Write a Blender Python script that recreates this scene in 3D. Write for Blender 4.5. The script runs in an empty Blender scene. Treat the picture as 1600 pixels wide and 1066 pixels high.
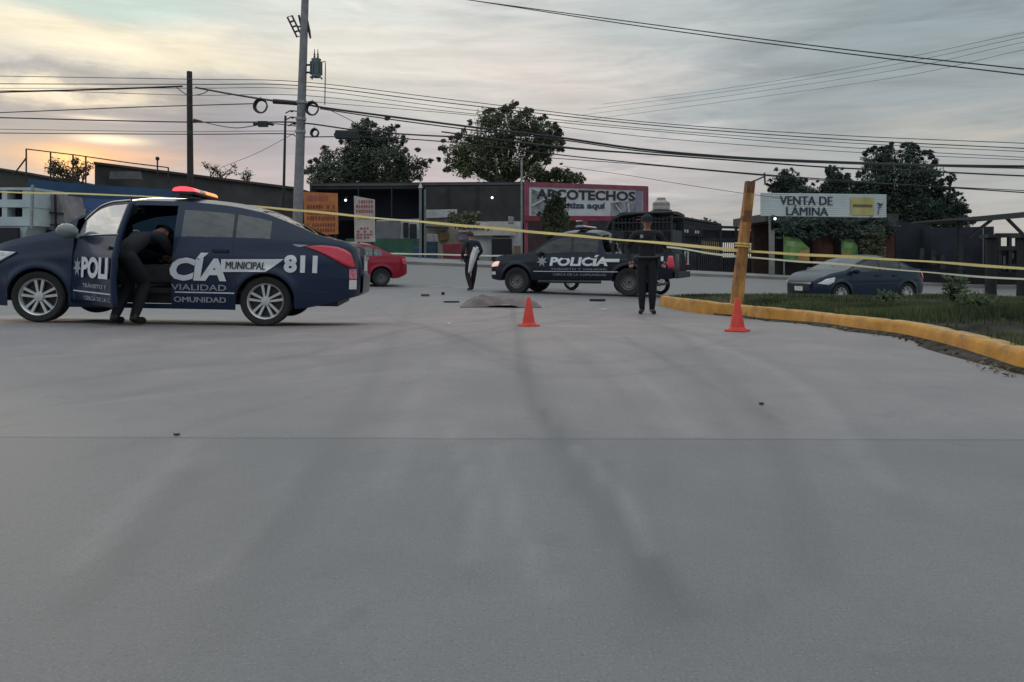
import bpy, bmesh, math, random
import numpy as np
from mathutils import Vector, Matrix, noise as mnoise
R = math.radians
random.seed(7)
S = bpy.context.scene
COL = S.collection

# ------------------------------------------------------------------ camera
F, HZ, CH = 1180.0, 402.0, 0.74          # focal length in px of the 1600 px photo, horizon row, eye height
cd = bpy.data.cameras.new('camera'); cam = bpy.data.objects.new('camera', cd); COL.objects.link(cam)
cam.location = (0, 0, CH); cam.rotation_euler = (R(90), 0, 0)
cd.sensor_width = 36; cd.lens = 36*F/1600; cd.shift_y = -(533-HZ)/1600
cd.clip_start = 0.05; cd.clip_end = 6000
S.camera = cam

# ------------------------------------------------------------------ exposure
S.view_settings.view_transform = 'Standard'; S.view_settings.look = 'None'
S.view_settings.exposure = 0.2; S.view_settings.gamma = 1.0
S.render.resolution_x = 1024; S.render.resolution_y = 682

# ------------------------------------------------------------------ sky
SUN_AZ, SUN_EL = -30.0, 6.5
w = bpy.data.worlds.new('World'); S.world = w; w.use_nodes = True
nt = w.node_tree; N = nt.nodes; L = nt.links
for n in list(N): N.remove(n)
def _in(sock, v):
    if hasattr(v, 'is_output'): L.new(v, sock)
    else: sock.default_value = v
def M(op, a, b=None, c=None):
    n = N.new('ShaderNodeMath'); n.operation = op; _in(n.inputs[0], a)
    if b is not None: _in(n.inputs[1], b)
    if c is not None: _in(n.inputs[2], c)
    return n.outputs[0]
def MIX(f, a, b):
    n = N.new('ShaderNodeMix'); n.data_type = 'RGBA'; n.clamp_factor = True
    _in(n.inputs[0], f)
    for s, v in ((n.inputs[6], a), (n.inputs[7], b)):
        if hasattr(v, 'is_output'): L.new(v, s)
        else: s.default_value = (*v, 1)
    return n.outputs[2]
def RAMP(f, stops):
    n = N.new('ShaderNodeValToRGB'); cr = n.color_ramp
    while len(cr.elements) < len(stops): cr.elements.new(0.5)
    for e, (p, c) in zip(cr.elements, stops): e.position = p; e.color = (*c, 1)
    L.new(f, n.inputs[0]); return n.outputs[0]
tc = N.new('ShaderNodeTexCoord'); sp = N.new('ShaderNodeSeparateXYZ'); L.new(tc.outputs['Generated'], sp.inputs[0])
az = M('MULTIPLY', M('ARCTAN2', sp.outputs[0], sp.outputs[1]), 180/math.pi)
el = M('MULTIPLY', M('ARCSINE', sp.outputs[2]), 180/math.pi)
def NOISE(sx, sy, off, detail=6, rough=.55, dist=0.0):
    c = N.new('ShaderNodeCombineXYZ'); L.new(M('MULTIPLY', az, sx), c.inputs[0]); L.new(M('MULTIPLY', el, sy), c.inputs[1]); c.inputs[2].default_value = off
    n = N.new('ShaderNodeTexNoise'); n.inputs['Scale'].default_value = 1; n.inputs['Detail'].default_value = detail
    n.inputs['Roughness'].default_value = rough; n.inputs['Distortion'].default_value = dist
    L.new(c.outputs[0], n.inputs['Vector']); return n.outputs['Fac']
n1 = NOISE(.055, .22, 3.1, 7, .6, .6); n2 = NOISE(.06, .2, 9.7, 7, .58, .8); n3 = NOISE(.14, .8, 5.2, 6, .55, .4)
waz = M('ADD', az, M('MULTIPLY', M('SUBTRACT', n1, .5), 22.0))
wel = M('ADD', el, M('MULTIPLY', M('SUBTRACT', n2, .5), 6.0))
wel = M('ADD', wel, M('MULTIPLY', M('SUBTRACT', n3, .5), 1.6))
# broad colour of the overcast by height, then by side
skyc = RAMP(M('DIVIDE', M('MAXIMUM', wel, 0.0), 90.0),
            [(0.0, (.53,.45,.44)), (.05, (.50,.46,.46)), (.10, (.50,.50,.49)), (.2, (.52,.53,.53)), (.32, (.66,.74,.77)), (.6, (.86,.95,.98)), (1.0, (.90,1.0,1.05))])
right = RAMP(M('DIVIDE', M('MAXIMUM', wel, 0.0), 90.0),
            [(0.0, (.42,.40,.37)), (.06, (.37,.385,.385)), (.12, (.305,.345,.36)), (.21, (.265,.325,.345)), (.38, (.62,.70,.72)), (1.0, (.90,1.0,1.05))])
mr = N.new('ShaderNodeMapRange'); mr.interpolation_type = 'SMOOTHSTEP'; L.new(waz, mr.inputs[0]); mr.inputs[1].default_value = 3; mr.inputs[2].default_value = 24
skyc = MIX(mr.outputs[0], skyc, right)
back = M('ABSOLUTE', az)
mb = N.new('ShaderNodeMapRange'); mb.interpolation_type = 'SMOOTHSTEP'; L.new(back, mb.inputs[0]); mb.inputs[1].default_value = 85; mb.inputs[2].default_value = 150
skyb = RAMP(M('DIVIDE', M('MAXIMUM', el, 0.0), 90.0), [(0.0, (.24,.26,.28)), (.12, (.34,.38,.41)), (.38, (.64,.74,.80)), (.65, (.86,.96,1.0)), (1.0, (.90,1.0,1.05))])
skyc = MIX(mb.outputs[0], skyc, skyb)
def MR(v, a, b_):
    n = N.new('ShaderNodeMapRange'); n.interpolation_type = 'SMOOTHSTEP'; L.new(v, n.inputs[0]); n.inputs[1].default_value = a; n.inputs[2].default_value = b_; return n.outputs[0]
s2 = NOISE(.075, .42, 21.7, 9, .64, 1.0); s3 = NOISE(.05, .30, 44.2, 8, .62, .9)
veil = M('MULTIPLY', M('SUBTRACT', 1.0, MR(az, -2, 22)), M('SUBTRACT', 1.0, MR(el, 22, 40)))
skyc = MIX(M('MULTIPLY', M('MULTIPLY', MR(s2, .50, .68), veil), .62), skyc, (.31,.335,.37))
skyc = MIX(M('MULTIPLY', M('MULTIPLY', MR(s3, .54, .70), veil), .55), skyc, (.88,.83,.74))
rv = M('MULTIPLY', MR(az, 0, 18), M('SUBTRACT', 1.0, MR(el, 22, 40)))
skyc = MIX(M('MULTIPLY', M('MULTIPLY', MR(s2, .50, .66), rv), .40), skyc, (.215,.25,.275))
def blob(px, py, sx, sy, colr, k, tilt=0.0, warp=True):
    global skyc
    a0 = math.degrees(math.atan((px-800)/F)); e0 = math.degrees(math.atan((HZ-py)/F)); kx = 1/(sx/20.6); ky = 1/(sy/20.6)
    A = M('SUBTRACT', waz if warp else az, a0); E = M('SUBTRACT', wel if warp else el, e0)
    E = M('SUBTRACT', E, M('MULTIPLY', A, tilt))
    q = M('ADD', M('POWER', M('MULTIPLY', A, kx), 2.0), M('POWER', M('MULTIPLY', E, ky), 2.0))
    g = M('MULTIPLY', M('POWER', math.e, M('MULTIPLY', q, -1.0)), k)
    skyc = MIX(g, skyc, colr)
blob(600, 60, 260, 120, (.76,.75,.69), .8)
blob(830, 120, 170, 70, (.70,.62,.56), .7)
blob(90, 30, 240, 46, (.47,.60,.55), .95)
blob(150, 108, 300, 34, (.92,.84,.64), .95, -.10)
blob(520, 105, 150, 40, (.70,.66,.59), .5)
blob(330, 215, 260, 62, (.26,.278,.335), .95, 0, False)
blob(230, 172, 170, 24, (.20,.235,.275), .9)
blob(430, 262, 200, 40, (.33,.335,.38), .8, 0, False)
blob(30, 178, 120, 15, (.92,.82,.62), .9)
blob(50, 150, 90, 9, (.33,.35,.36), .8)
blob(60, 228, 150, 24, (.32,.335,.35), .9, 0, False)
blob(20, 268, 90, 20, (.52,.44,.35), .7, 0, False)
blob(150, 262, 100, 15, (.85,.50,.30), .85, 0, False)
blob(690, 270, 260, 50, (.52,.45,.47), .7)
blob(1000, 40, 200, 40, (.40,.45,.455), .7)
blob(760, 215, 220, 18, (.46,.43,.46), .6)
blob(720, 150, 160, 16, (.50,.48,.47), .6)
blob(560, 30, 150, 12, (.55,.60,.57), .6)
blob(1560, 235, 150, 24, (.52,.49,.43), .7)
blob(150, 212, 38, 3.5, (.86,.76,.62), .8, 0, False)
blob(172, 240, 42, 6, (1.25,1.05,.72), .85, 0, False)
blob(112, 272, 34, 17, (1.5,.80,.32), .9, 0, False)
st = NOISE(.10, .9, 1.3, 8, .62, .5)
gain = M('ADD', .70, M('MULTIPLY', st, .62))
vm = N.new('ShaderNodeVectorMath'); vm.operation = 'SCALE'; L.new(skyc, vm.inputs[0]); L.new(M('MULTIPLY', gain, 10.0), vm.inputs['Scale'])
sk = N.new('ShaderNodeTexSky'); sk.sky_type = 'NISHITA'; sk.sun_disc = False
sk.sun_elevation = R(SUN_EL); sk.sun_rotation = R(SUN_AZ); sk.air_density = 1.5; sk.dust_density = 2.0
mixs = N.new('ShaderNodeMix'); mixs.data_type = 'RGBA'; mixs.inputs[0].default_value = .97
L.new(sk.outputs[0], mixs.inputs[6]); L.new(vm.outputs[0], mixs.inputs[7])
bg = N.new('ShaderNodeBackground'); bg.inputs[1].default_value = 0.1; L.new(mixs.outputs[2], bg.inputs[0])
wo = N.new('ShaderNodeOutputWorld'); L.new(bg.outputs[0], wo.inputs[0])

# ------------------------------------------------------------------ sun behind the cloud
sl = bpy.data.lights.new('sun', 'SUN'); so = bpy.data.objects.new('sun', sl); COL.objects.link(so)
sl.energy = 0.6; sl.angle = R(14); sl.color = (1, .78, .55)
sd = Vector((math.sin(R(SUN_AZ))*math.cos(R(SUN_EL)), math.cos(R(SUN_AZ))*math.cos(R(SUN_EL)), math.sin(R(SUN_EL))))
so.rotation_euler = (-sd).to_track_quat('-Z', 'Y').to_euler(); so.location = (-10, 20, 15)

# ================================================================== helpers
def ss(a, b, x):
    t = min(1, max(0, (x-a)/(b-a))); return t*t*(3-2*t)
def gz(X, Y):
    base = -.27*ss(6.8, 13.2, Y) + .67*ss(24, 40, Y) + .021*max(0, min(7, -X-2.8))*ss(4, 7, Y)*(1-ss(10, 14, Y))
    base -= .03*max(0, min(9, X-4))*ss(16, 20, Y)*(1-ss(26, 33, Y))
    k = .048*min(1, max(0, (Y-13)/25)); k *= 1-ss(60, 140, Y)
    return base - k*max(-22, min(22, X))
def P(px, py, d):                         # the point seen at that pixel of the photo, d metres off
    return Vector(((px-800)/F*d, d, CH+(HZ-py)/F*d))
def G(px, py):                            # the ground point seen at that pixel
    lo, hi = 1.0, 90.0
    for _ in range(60):
        m = (lo+hi)/2; X = (px-800)/F*m
        if CH-(py-HZ)/F*m > gz(X, m): lo = m
        else: hi = m
    return Vector(((px-800)/F*lo, lo, gz((px-800)/F*lo, lo)))
def onground(px, d):
    X = (px-800)/F*d; return Vector((X, d, gz(X, d)))

class MB:
    def __init__(s): s.v = []; s.f = []; s.m = []
    def add(s, vs, fs, mi=0):
        o = len(s.v); s.v += [tuple(x) for x in vs]; s.f += [tuple(i+o for i in f) for f in fs]; s.m += [mi]*len(fs); return s
    def box(s, c, size, rot=None, mi=0, taper=1.0):
        hx, hy, hz = size[0]/2, size[1]/2, size[2]/2
        vs = []
        for z, t in ((-hz, 1.0), (hz, taper)):
            for x, y in ((-hx,-hy),(hx,-hy),(hx,hy),(-hx,hy)): vs.append(Vector((x*t, y*t, z)))
        if rot is not None: vs = [rot @ v for v in vs]
        c = Vector(c); vs = [v+c for v in vs]
        return s.add(vs, [(3,2,1,0),(4,5,6,7),(0,1,5,4),(1,2,6,5),(2,3,7,6),(3,0,4,7)], mi)
    def bar(s, a, b, wd, hg=None, mi=0):
        a, b = Vector(a), Vector(b); d = b-a; l = d.length
        if l < 1e-6: return s
        q = d.to_track_quat('Z', 'Y').to_matrix()
        return s.box((a+b)/2, (wd, hg or wd, l), q, mi)
    def tube(s, pts, r, n=8, mi=0, caps=True, closed=False):
        pts = [Vector(p) for p in pts]; k = len(pts)
        rs = r if isinstance(r, (list, tuple)) else [r]*k
        up = Vector((0,0,1)); vs = []; prev = None
        for i, p in enumerate(pts):
            if closed: d = pts[(i+1)%k]-pts[i-1]
            else: d = pts[min(k-1, i+1)]-pts[max(0, i-1)]
            d = d.normalized() if d.length > 1e-9 else up
            if prev is None:
                a = d.cross(up)
                if a.length < .05: a = d.cross(Vector((1,0,0)))
                a.normalize()
            else:
                a = prev - d*prev.dot(d)
                a = a.normalized() if a.length > 1e-6 else d.orthogonal().normalized()
            prev = a; b = d.cross(a)
            for j in range(n):
                t = 2*math.pi*j/n; vs.append(p + (a*math.cos(t)+b*math.sin(t))*rs[i])
        fs = []
        for i in range(k if closed else k-1):
            for j in range(n):
                i2 = (i+1) % k
                fs.append((i*n+j, i*n+(j+1)%n, i2*n+(j+1)%n, i2*n+j))
        if caps and not closed: fs += [tuple(range(n-1,-1,-1)), tuple((k-1)*n+j for j in range(n))]
        return s.add(vs, fs, mi)
    def lathe(s, prof, n=24, axis='z', c=(0,0,0), mi=0):
        vs = []; k = len(prof); c = Vector(c)
        for i in range(n):
            t = 2*math.pi*i/n; ct, st_ = math.cos(t), math.sin(t)
            for r, h in prof:
                v = Vector((r*ct, r*st_, h)) if axis == 'z' else (Vector((r*ct, h, r*st_)) if axis == 'y' else Vector((h, r*ct, r*st_)))
                vs.append(c+v)
        fs = [(i*k+j, ((i+1)%n)*k+j, ((i+1)%n)*k+j+1, i*k+j+1) for i in range(n) for j in range(k-1)]
        return s.add(vs, fs, mi)
    def ball(s, c, r, n=12, mi=0):
        rx, ry, rz = r if isinstance(r, (list, tuple)) else (r, r, r); c = Vector(c); vs = []; k = n//2+1
        for i in range(n):
            t = 2*math.pi*i/n
            for j in range(k):
                p = math.pi*j/(k-1)-math.pi/2
                vs.append(c+Vector((rx*math.cos(p)*math.cos(t), ry*math.cos(p)*math.sin(t), rz*math.sin(p))))
        fs = [(i*k+j, ((i+1)%n)*k+j, ((i+1)%n)*k+j+1, i*k+j+1) for i in range(n) for j in range(k-1)]
        return s.add(vs, fs, mi)
    def grid(s, rows, mi=0, flip=False):
        k = len(rows[0]); vs = [p for r in rows for p in r]
        fs = []
        for i in range(len(rows)-1):
            for j in range(k-1):
                f = (i*k+j, i*k+j+1, (i+1)*k+j+1, (i+1)*k+j); fs.append(f[::-1] if flip else f)
        return s.add(vs, fs, mi)
    def prism(s, poly, ax, thick, mi=0):            # poly of 3D points, extruded along ax
        a = Vector(ax).normalized()*thick; n = len(poly); p = [Vector(x) for x in poly]
        vs = p+[x+a for x in p]
        return s.add(vs, [tuple(range(n-1,-1,-1)), tuple(range(n, 2*n))]+[(i,(i+1)%n,n+(i+1)%n,n+i) for i in range(n)], mi)
    def build(s, name, mats, parent=None, smooth=False, world=False, sharp=35):
        me = bpy.data.meshes.new(name)
        vs = s.v
        if world and parent is not None:
            o = parent.location; vs = [(x-o.x, y-o.y, z-o.z) for x, y, z in vs]
        me.from_pydata(vs, [], s.f)
        for m in (mats if isinstance(mats, (list, tuple)) else [mats]): me.materials.append(m)
        me.polygons.foreach_set('material_index', s.m)
        if smooth:
            me.polygons.foreach_set('use_smooth', [True]*len(me.polygons))
            try: me.set_sharp_from_angle(angle=R(sharp))
            except Exception: pass
        me.update()
        o = bpy.data.objects.new(name, me); COL.objects.link(o)
        if parent is not None: o.parent = parent
        return o
def thing(name, label, cat, loc, rotz=0.0, group=None):
    o = bpy.data.objects.new(name, None); COL.objects.link(o); o.empty_display_size = .2
    o.location = loc; o.rotation_euler = (0,0,rotz); o['label'] = label; o['category'] = cat
    if group: o['group'] = group
    return o
def tag(o, label, cat, group=None):
    o['label'] = label; o['category'] = cat
    if group: o['group'] = group
    return o
def struct(o, kind='structure'):
    o['kind'] = kind; return o

# ------------------------------------------------------------------ materials
MATS = {}
def mat(name, c, rough=.6, metal=0.0, var=.12, scale=6.0, bump=0.0, coat=0.0, spec=.5, emit=None, es=0.0, c2=None, detail=5, stretch=None):
    if name in MATS: return MATS[name]
    m = bpy.data.materials.new(name); m.use_nodes = True; t = m.node_tree; b = t.nodes['Principled BSDF']
    b.inputs['Roughness'].default_value = rough; b.inputs['Metallic'].default_value = metal
    b.inputs['Coat Weight'].default_value = coat; b.inputs['Coat Roughness'].default_value = .06; b.inputs['Specular IOR Level'].default_value = spec
    co = t.nodes.new('ShaderNodeTexCoord'); mp = t.nodes.new('ShaderNodeMapping'); t.links.new(co.outputs['Object'], mp.inputs[0])
    if stretch: mp.inputs['Scale'].default_value = stretch
    nz = t.nodes.new('ShaderNodeTexNoise'); nz.inputs['Scale'].default_value = scale; nz.inputs['Detail'].default_value = detail
    t.links.new(mp.outputs[0], nz.inputs['Vector'])
    cr = t.nodes.new('ShaderNodeValToRGB'); lo = [x*(1-var) for x in c]; hi = [min(1, x*(1+var)) for x in (c2 or c)]
    cr.color_ramp.elements[0].position = .32; cr.color_ramp.elements[1].position = .68
    cr.color_ramp.elements[0].color = (*lo, 1); cr.color_ramp.elements[1].color = (*hi, 1)
    t.links.new(nz.outputs['Fac'], cr.inputs[0]); t.links.new(cr.outputs[0], b.inputs['Base Color'])
    if bump:
        bp = t.nodes.new('ShaderNodeBump'); bp.inputs['Strength'].default_value = bump; bp.inputs['Distance'].default_value = .02
        n2_ = t.nodes.new('ShaderNodeTexNoise'); n2_.inputs['Scale'].default_value = scale*5; t.links.new(mp.outputs[0], n2_.inputs['Vector'])
        t.links.new(n2_.outputs['Fac'], bp.inputs['Height']); t.links.new(bp.outputs[0], b.inputs['Normal'])
    if emit: b.inputs['Emission Color'].default_value = (*emit, 1); b.inputs['Emission Strength'].default_value = es
    MATS[name] = m; return m
def glass(name, tint, gl=.9, rough=.02, film=0.0):  # film: reflection added on top of the Fresnel share, not a coating
    if name in MATS: return MATS[name]
    m = bpy.data.materials.new(name); m.use_nodes = True; t = m.node_tree; t.nodes.clear()
    o = t.nodes.new('ShaderNodeOutputMaterial'); tr = t.nodes.new('ShaderNodeBsdfTransparent'); tr.inputs[0].default_value = (*tint, 1)
    g = t.nodes.new('ShaderNodeBsdfGlossy'); g.inputs['Roughness'].default_value = rough; g.inputs[0].default_value = (gl, gl, gl, 1)
    fr = t.nodes.new('ShaderNodeFresnel'); fr.inputs[0].default_value = 1.58
    nz = t.nodes.new('ShaderNodeTexNoise'); nz.inputs['Scale'].default_value = 3
    ad = t.nodes.new('ShaderNodeMath'); ad.operation = 'MULTIPLY_ADD'; t.links.new(nz.outputs['Fac'], ad.inputs[0]); ad.inputs[1].default_value = .06; t.links.new(fr.outputs[0], ad.inputs[2])
    if film: a2 = t.nodes.new('ShaderNodeMath'); a2.operation = 'ADD'; a2.use_clamp = True; t.links.new(ad.outputs[0], a2.inputs[0]); a2.inputs[1].default_value = film; ad = a2  # adds reflection to the Fresnel share, no film on the glass
    mx = t.nodes.new('ShaderNodeMixShader'); t.links.new(ad.outputs[0], mx.inputs[0]); t.links.new(tr.outputs[0], mx.inputs[1]); t.links.new(g.outputs[0], mx.inputs[2])
    t.links.new(mx.outputs[0], o.inputs[0]); MATS[name] = m; return m

navy = mat('navy_paint', (.003,.0135,.045), .3, 0, .15, 3, coat=.38, spec=.3)
black_blue = mat('dark_blue_paint', (.0045,.007,.019), .3, 0, .15, 3, coat=.25, spec=.3)
teal_paint = mat('teal_blue_paint', (.0012,.014,.034), .3, 0, .12, 3, coat=.25, spec=.3)
red_paint = mat('red_paint', (.25,.004,.022), .35, 0, .12, 3, coat=.25, spec=.3)
rubber = mat('rubber', (.014,.014,.015), .8, 0, .3, 20)
alloy = mat('alloy', (.62,.62,.62), .32, .8, .1, 8)
steel_rim = mat('steel_rim', (.16,.16,.165), .5, .5, .2, 8)
darkplastic = mat('dark_plastic', (.02,.021,.023), .55, 0, .2, 12)
interior_m = mat('cabin_lining', (.02,.02,.022), .8, 0, .2, 10)
seat_m = mat('seat_cloth', (.05,.05,.055), .9, 0, .2, 14)
chrome = mat('chrome', (.75,.75,.76), .15, 1.0, .05, 4)
white_vinyl = mat('white_vinyl', (.62,.64,.67), .45, 0, .06, 8)
grey_vinyl = mat('grey_vinyl', (.30,.33,.37), .5, 0, .1, 8)
dark_vinyl = mat('dark_vinyl', (.015,.02,.03), .5)
red_lens = mat('red_lens', (.58,.012,.045), .12, 0, .1, 20, coat=.8)
clear_lens = mat('clear_lens', (.55,.57,.58), .12, .2, .25, 22, coat=.9)
lamp_on = mat('headlamp_lit', (.8,.6,.5), .2, 0, .1, 10, emit=(1,.55,.48), es=.45)
plate_m = mat('licence_plate', (.62,.62,.6), .5, 0, .15, 60)
car_glass = glass('tinted_glass', (.46,.54,.51), .9, .02, .03)
dark_glass = glass('dark_glass', (.14,.16,.16))
boosted_glass = glass('boosted_reflection_glass', (.6,.65,.62), .95, .03, .55)  # extra reflection added to make the open door's pane look bright
concrete = mat('pole_concrete', (.20,.20,.21), .85, 0, .2, 5, .3)
darkwood = mat('dark_wood', (.035,.03,.028), .85, 0, .35, 8, .3, stretch=(4,4,.5))
cable_m = mat('cable', (.032,.033,.037), .7, 0, .2, 5)
cable_grey = mat('cable_grey', (.06,.062,.065), .7, 0, .2, 5)
steel = mat('galvanised_steel', (.30,.31,.32), .5, .6, .2, 10)
dark_steel = mat('dark_steel', (.03,.032,.036), .55, .4, .25, 10)
xfmr_m = mat('transformer_paint', (.11,.14,.15), .5, .1, .15, 8)

# ------------------------------------------------------------------ text as flat mesh in a unit box
TXT = {}
def text2d(s, bold=0.0, shear=0.0):
    k = (s, bold, shear)
    if k in TXT: return TXT[k]
    c = bpy.data.curves.new('t', 'FONT'); c.body = s; c.size = 1; c.offset = bold; c.shear = shear; c.fill_mode = 'FRONT'; c.resolution_u = 3
    o = bpy.data.objects.new('t', c); COL.objects.link(o)
    dg = bpy.context.evaluated_depsgraph_get(); dg.update()
    me = bpy.data.meshes.new_from_object(o.evaluated_get(dg))
    vs = [(v.co.x, v.co.y) for v in me.vertices]; fs = [tuple(p.vertices) for p in me.polygons]
    bpy.data.objects.remove(o); bpy.data.curves.remove(c); bpy.data.meshes.remove(me)
    xs = [v[0] for v in vs]; ys = [v[1] for v in vs]; x0, x1, y0, y1 = min(xs), max(xs), min(ys), max(ys)
    TXT[k] = ([((x-x0)/(x1-x0), (y-y0)/(y1-y0)) for x, y in vs], fs, (x1-x0)/(y1-y0)); return TXT[k]
def text_on(mb, s, box, mapper, bold=0.03, shear=0.0, mi=0):    # box = (u0, v0, u1, v1) in the mapper's plane
    vs, fs, _ = text2d(s, bold, shear); u0, v0, u1, v1 = box
    mb.add([mapper(u0+(u1-u0)*x, v0+(v1-v0)*y) for x, y in vs], fs, mi)
def plane_map(o, ux, uy):
    o, ux, uy = Vector(o), Vector(ux), Vector(uy)
    return lambda u, v: o+ux*u+uy*v
#@@GROUND
# ================================================================== ground
def poly_dist(pts, X, Y):
    d = np.full(X.shape, 1e9)
    for (x0, y0), (x1, y1) in zip(pts[:-1], pts[1:]):
        dx, dy = x1-x0, y1-y0; t = np.clip(((X-x0)*dx+(Y-y0)*dy)/(dx*dx+dy*dy), 0, 1)
        d = np.minimum(d, np.hypot(X-x0-t*dx, Y-y0-t*dy))
    return d
def spline(pts, n=40):
    pts = [Vector(p) for p in pts]; out = []
    q = [pts[0]*2-pts[1]]+pts+[pts[-1]*2-pts[-2]]
    m = len(pts)-1
    for i in range(m):
        a, b, c, d = q[i:i+4]
        for k in range(max(1, n//m)):
            t = k/max(1, n//m)
            out.append(.5*((2*b)+(c-a)*t+(2*a-5*b+4*c-d)*t*t+(3*b-a-3*c+d)*t**3))
    out.append(pts[-1]); return out
def make_ground():
    xs = np.concatenate([[-1500,-600,-250,-120,-70], np.arange(-45,-12,1.0), np.concatenate([np.arange(-12,-5,.12), np.arange(-5,5,.05), np.arange(5,12,.12)]), np.arange(12,46,1.0), [70,120,250,600,1500]])
    ys = np.concatenate([[-60,-20,-8,-4,-2], np.concatenate([np.arange(-1,1,.2), np.arange(1,12,.05), np.arange(12,18,.1)]), np.arange(18,46,.5), np.arange(46,140,4), [180,300,600,1200,3000]])
    X, Y = np.meshgrid(xs, ys); Z = np.vectorize(gz)(X, Y)
    me = bpy.data.meshes.new('road'); k = len(xs)
    vs = np.stack([X, Y, Z], -1).reshape(-1, 3)
    i, j = np.meshgrid(np.arange(len(ys)-1), np.arange(k-1), indexing='ij'); a = (i*k+j).ravel()
    me.from_pydata(vs.tolist(), [], np.stack([a, a+1, a+k+1, a+k], -1).tolist())
    wear = np.zeros(X.shape)
    def mark(px, width, amt):
        global _; p = [G(*q) if q[1] < 1060 else Vector(((q[0]-800)/F*1.3, 1.3, 0)) for q in px]; p = [(v.x, v.y) for v in spline([(v.x, v.y, 0) for v in p], 36)]; dd_ = poly_dist(p, X, Y)
        return np.exp(-(dd_/(width*.62))**4)*amt*.75+np.exp(-(dd_/(width*2.2))**2)*amt*.22
    for px, wd, am in (
        ([(800,470),(815,560),(850,660),(930,790),(1060,960)], .07, .75), ([(640,470),(600,560),(520,690),(400,860)], .10, .35),
        ([(1000,495),(1100,560),(1190,650),(1240,760),(1270,900)], .10, .5), ([(560,500),(760,545),(860,640),(960,760)], .09, .4),
        ([(0,610),(260,575),(520,545),(760,500),(900,470)], .13, .45), ([(0,650),(300,600),(560,560),(800,515),(940,475)], .12, .35),
        ([(900,520),(1010,545),(1090,600),(1150,700)], .08, .35), ([(1020,510),(1200,560),(1330,650),(1420,800)], .12, .3),
        ([(300,740),(210,850),(120,950)], .09, .55), ([(700,700),(720,790),(730,900)], .06, .3), ([(860,520),(990,640),(1020,800),(1000,1000)], .09, .3),
        ([(960,520),(1180,640),(1200,655)], .03, .5), ([(845,640),(905,720),(1000,840),(1090,960)], .035, .6), ([(590,480),(700,520),(840,560),(1010,560),(1190,520)], .06, .45), ([(640,505),(760,560),(900,590),(1090,570)], .05, .4), ([(420,560),(640,540),(900,500),(1030,475)], .05, .45), ([(120,720),(330,660),(560,600)], .05, .3), ([(730,520),(600,640),(460,800),(330,1000)], .12, .25)):
        wear += mark(px, wd, am)
    at = me.attributes.new('wear', 'FLOAT', 'POINT'); at.data.foreach_set('value', np.clip(wear, 0, 1.2).ravel().astype(np.float32))
    pale = np.zeros(X.shape)
    for px, wd, am in (([(900,700),(985,790),(1010,860)], .05, .8), ([(700,660),(735,760),(745,880)], .04, .6), ([(300,690),(190,800),(120,880)], .06, .6), ([(660,560),(640,640),(600,760)], .08, .5), ([(560,520),(760,505),(960,498),(1120,520)], .12, .8),
        ([(860,520),(980,575),(1090,680)], .05, .6), ([(1060,520),(1230,590),(1390,760)], .08, .6), ([(20,560),(240,545),(480,520)], .09, .6), ([(60,640),(330,610),(580,585),(760,575)], .05, .6), ([(780,700),(800,800),(860,930)], .04, .6), ([(470,720),(420,800),(330,900)], .05, .4)): pale += mark(px, wd, am)
    at = me.attributes.new('pale', 'FLOAT', 'POINT'); at.data.foreach_set('value', np.clip(pale, 0, 1).ravel().astype(np.float32))
    me.polygons.foreach_set('use_smooth', [True]*len(me.polygons))
    m = bpy.data.materials.new('road_concrete'); m.use_nodes = True; t = m.node_tree; b = t.nodes['Principled BSDF']
    nd, lk = t.nodes, t.links
    geo = nd.new('ShaderNodeNewGeometry'); sx = nd.new('ShaderNodeSeparateXYZ'); lk.new(geo.outputs['Position'], sx.inputs[0])
    def nz(scale, detail=6, st=(1,1,1), rough=.6, dist=0):
        mp = nd.new('ShaderNodeMapping'); mp.inputs['Scale'].default_value = st; lk.new(geo.outputs['Position'], mp.inputs[0])
        q = nd.new('ShaderNodeTexNoise'); q.inputs['Scale'].default_value = scale; q.inputs['Detail'].default_value = detail; q.inputs['Roughness'].default_value = rough; q.inputs['Distortion'].default_value = dist
        lk.new(mp.outputs[0], q.inputs['Vector']); return q.outputs['Fac']
    def ma(op, x, y=None, z=None, cl=False):
        q = nd.new('ShaderNodeMath'); q.operation = op; q.use_clamp = cl
        for i_, v in enumerate((x, y, z)):
            if v is None: continue
            if hasattr(v, 'is_output'): lk.new(v, q.inputs[i_])
            else: q.inputs[i_].default_value = v
        return q.outputs[0]
    def mx(f, x, y):
        q = nd.new('ShaderNodeMix'); q.data_type = 'RGBA'; 
        if hasattr(f, 'is_output'): lk.new(f, q.inputs[0])
        else: q.inputs[0].default_value = f
        for s_, v in ((q.inputs[6], x), (q.inputs[7], y)):
            if hasattr(v, 'is_output'): lk.new(v, s_)
            else: s_.default_value = (*v, 1)
        return q.outputs[2]
    big, mid, fine, str_ = nz(.22, 4), nz(1.3, 8, (1,1.0,1), .68, .4), nz(38, 4), nz(1.0, 6, (1.6,.28,1), .6, 1.2)
    c = mx(big, (.200,.195,.206), (.288,.270,.277))
    def gau(v, c0, w_): q_ = ma('DIVIDE', ma('SUBTRACT', v, c0), w_); return ma('POWER', 2.718, ma('MULTIPLY', ma('MULTIPLY', q_, q_), -1.0))
    glow_tint = ma('MULTIPLY', ma('MULTIPLY', gau(sx.outputs[0], -.2, 4.2), gau(sx.outputs[1], 10.5, 6.5)), ma('ADD', .25, nz(.5, 5, (1,1,1), .6, .8)), cl=True)  # windscreen glow painted into the road colour as a pinkish patch
    c = mx(glow_tint, c, (.50,.345,.325))
    c = mx(ma('MULTIPLY', ma('SUBTRACT', mid, .36), 2.4, cl=True), mx(.62, c, (.13,.128,.13)), c)
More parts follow.
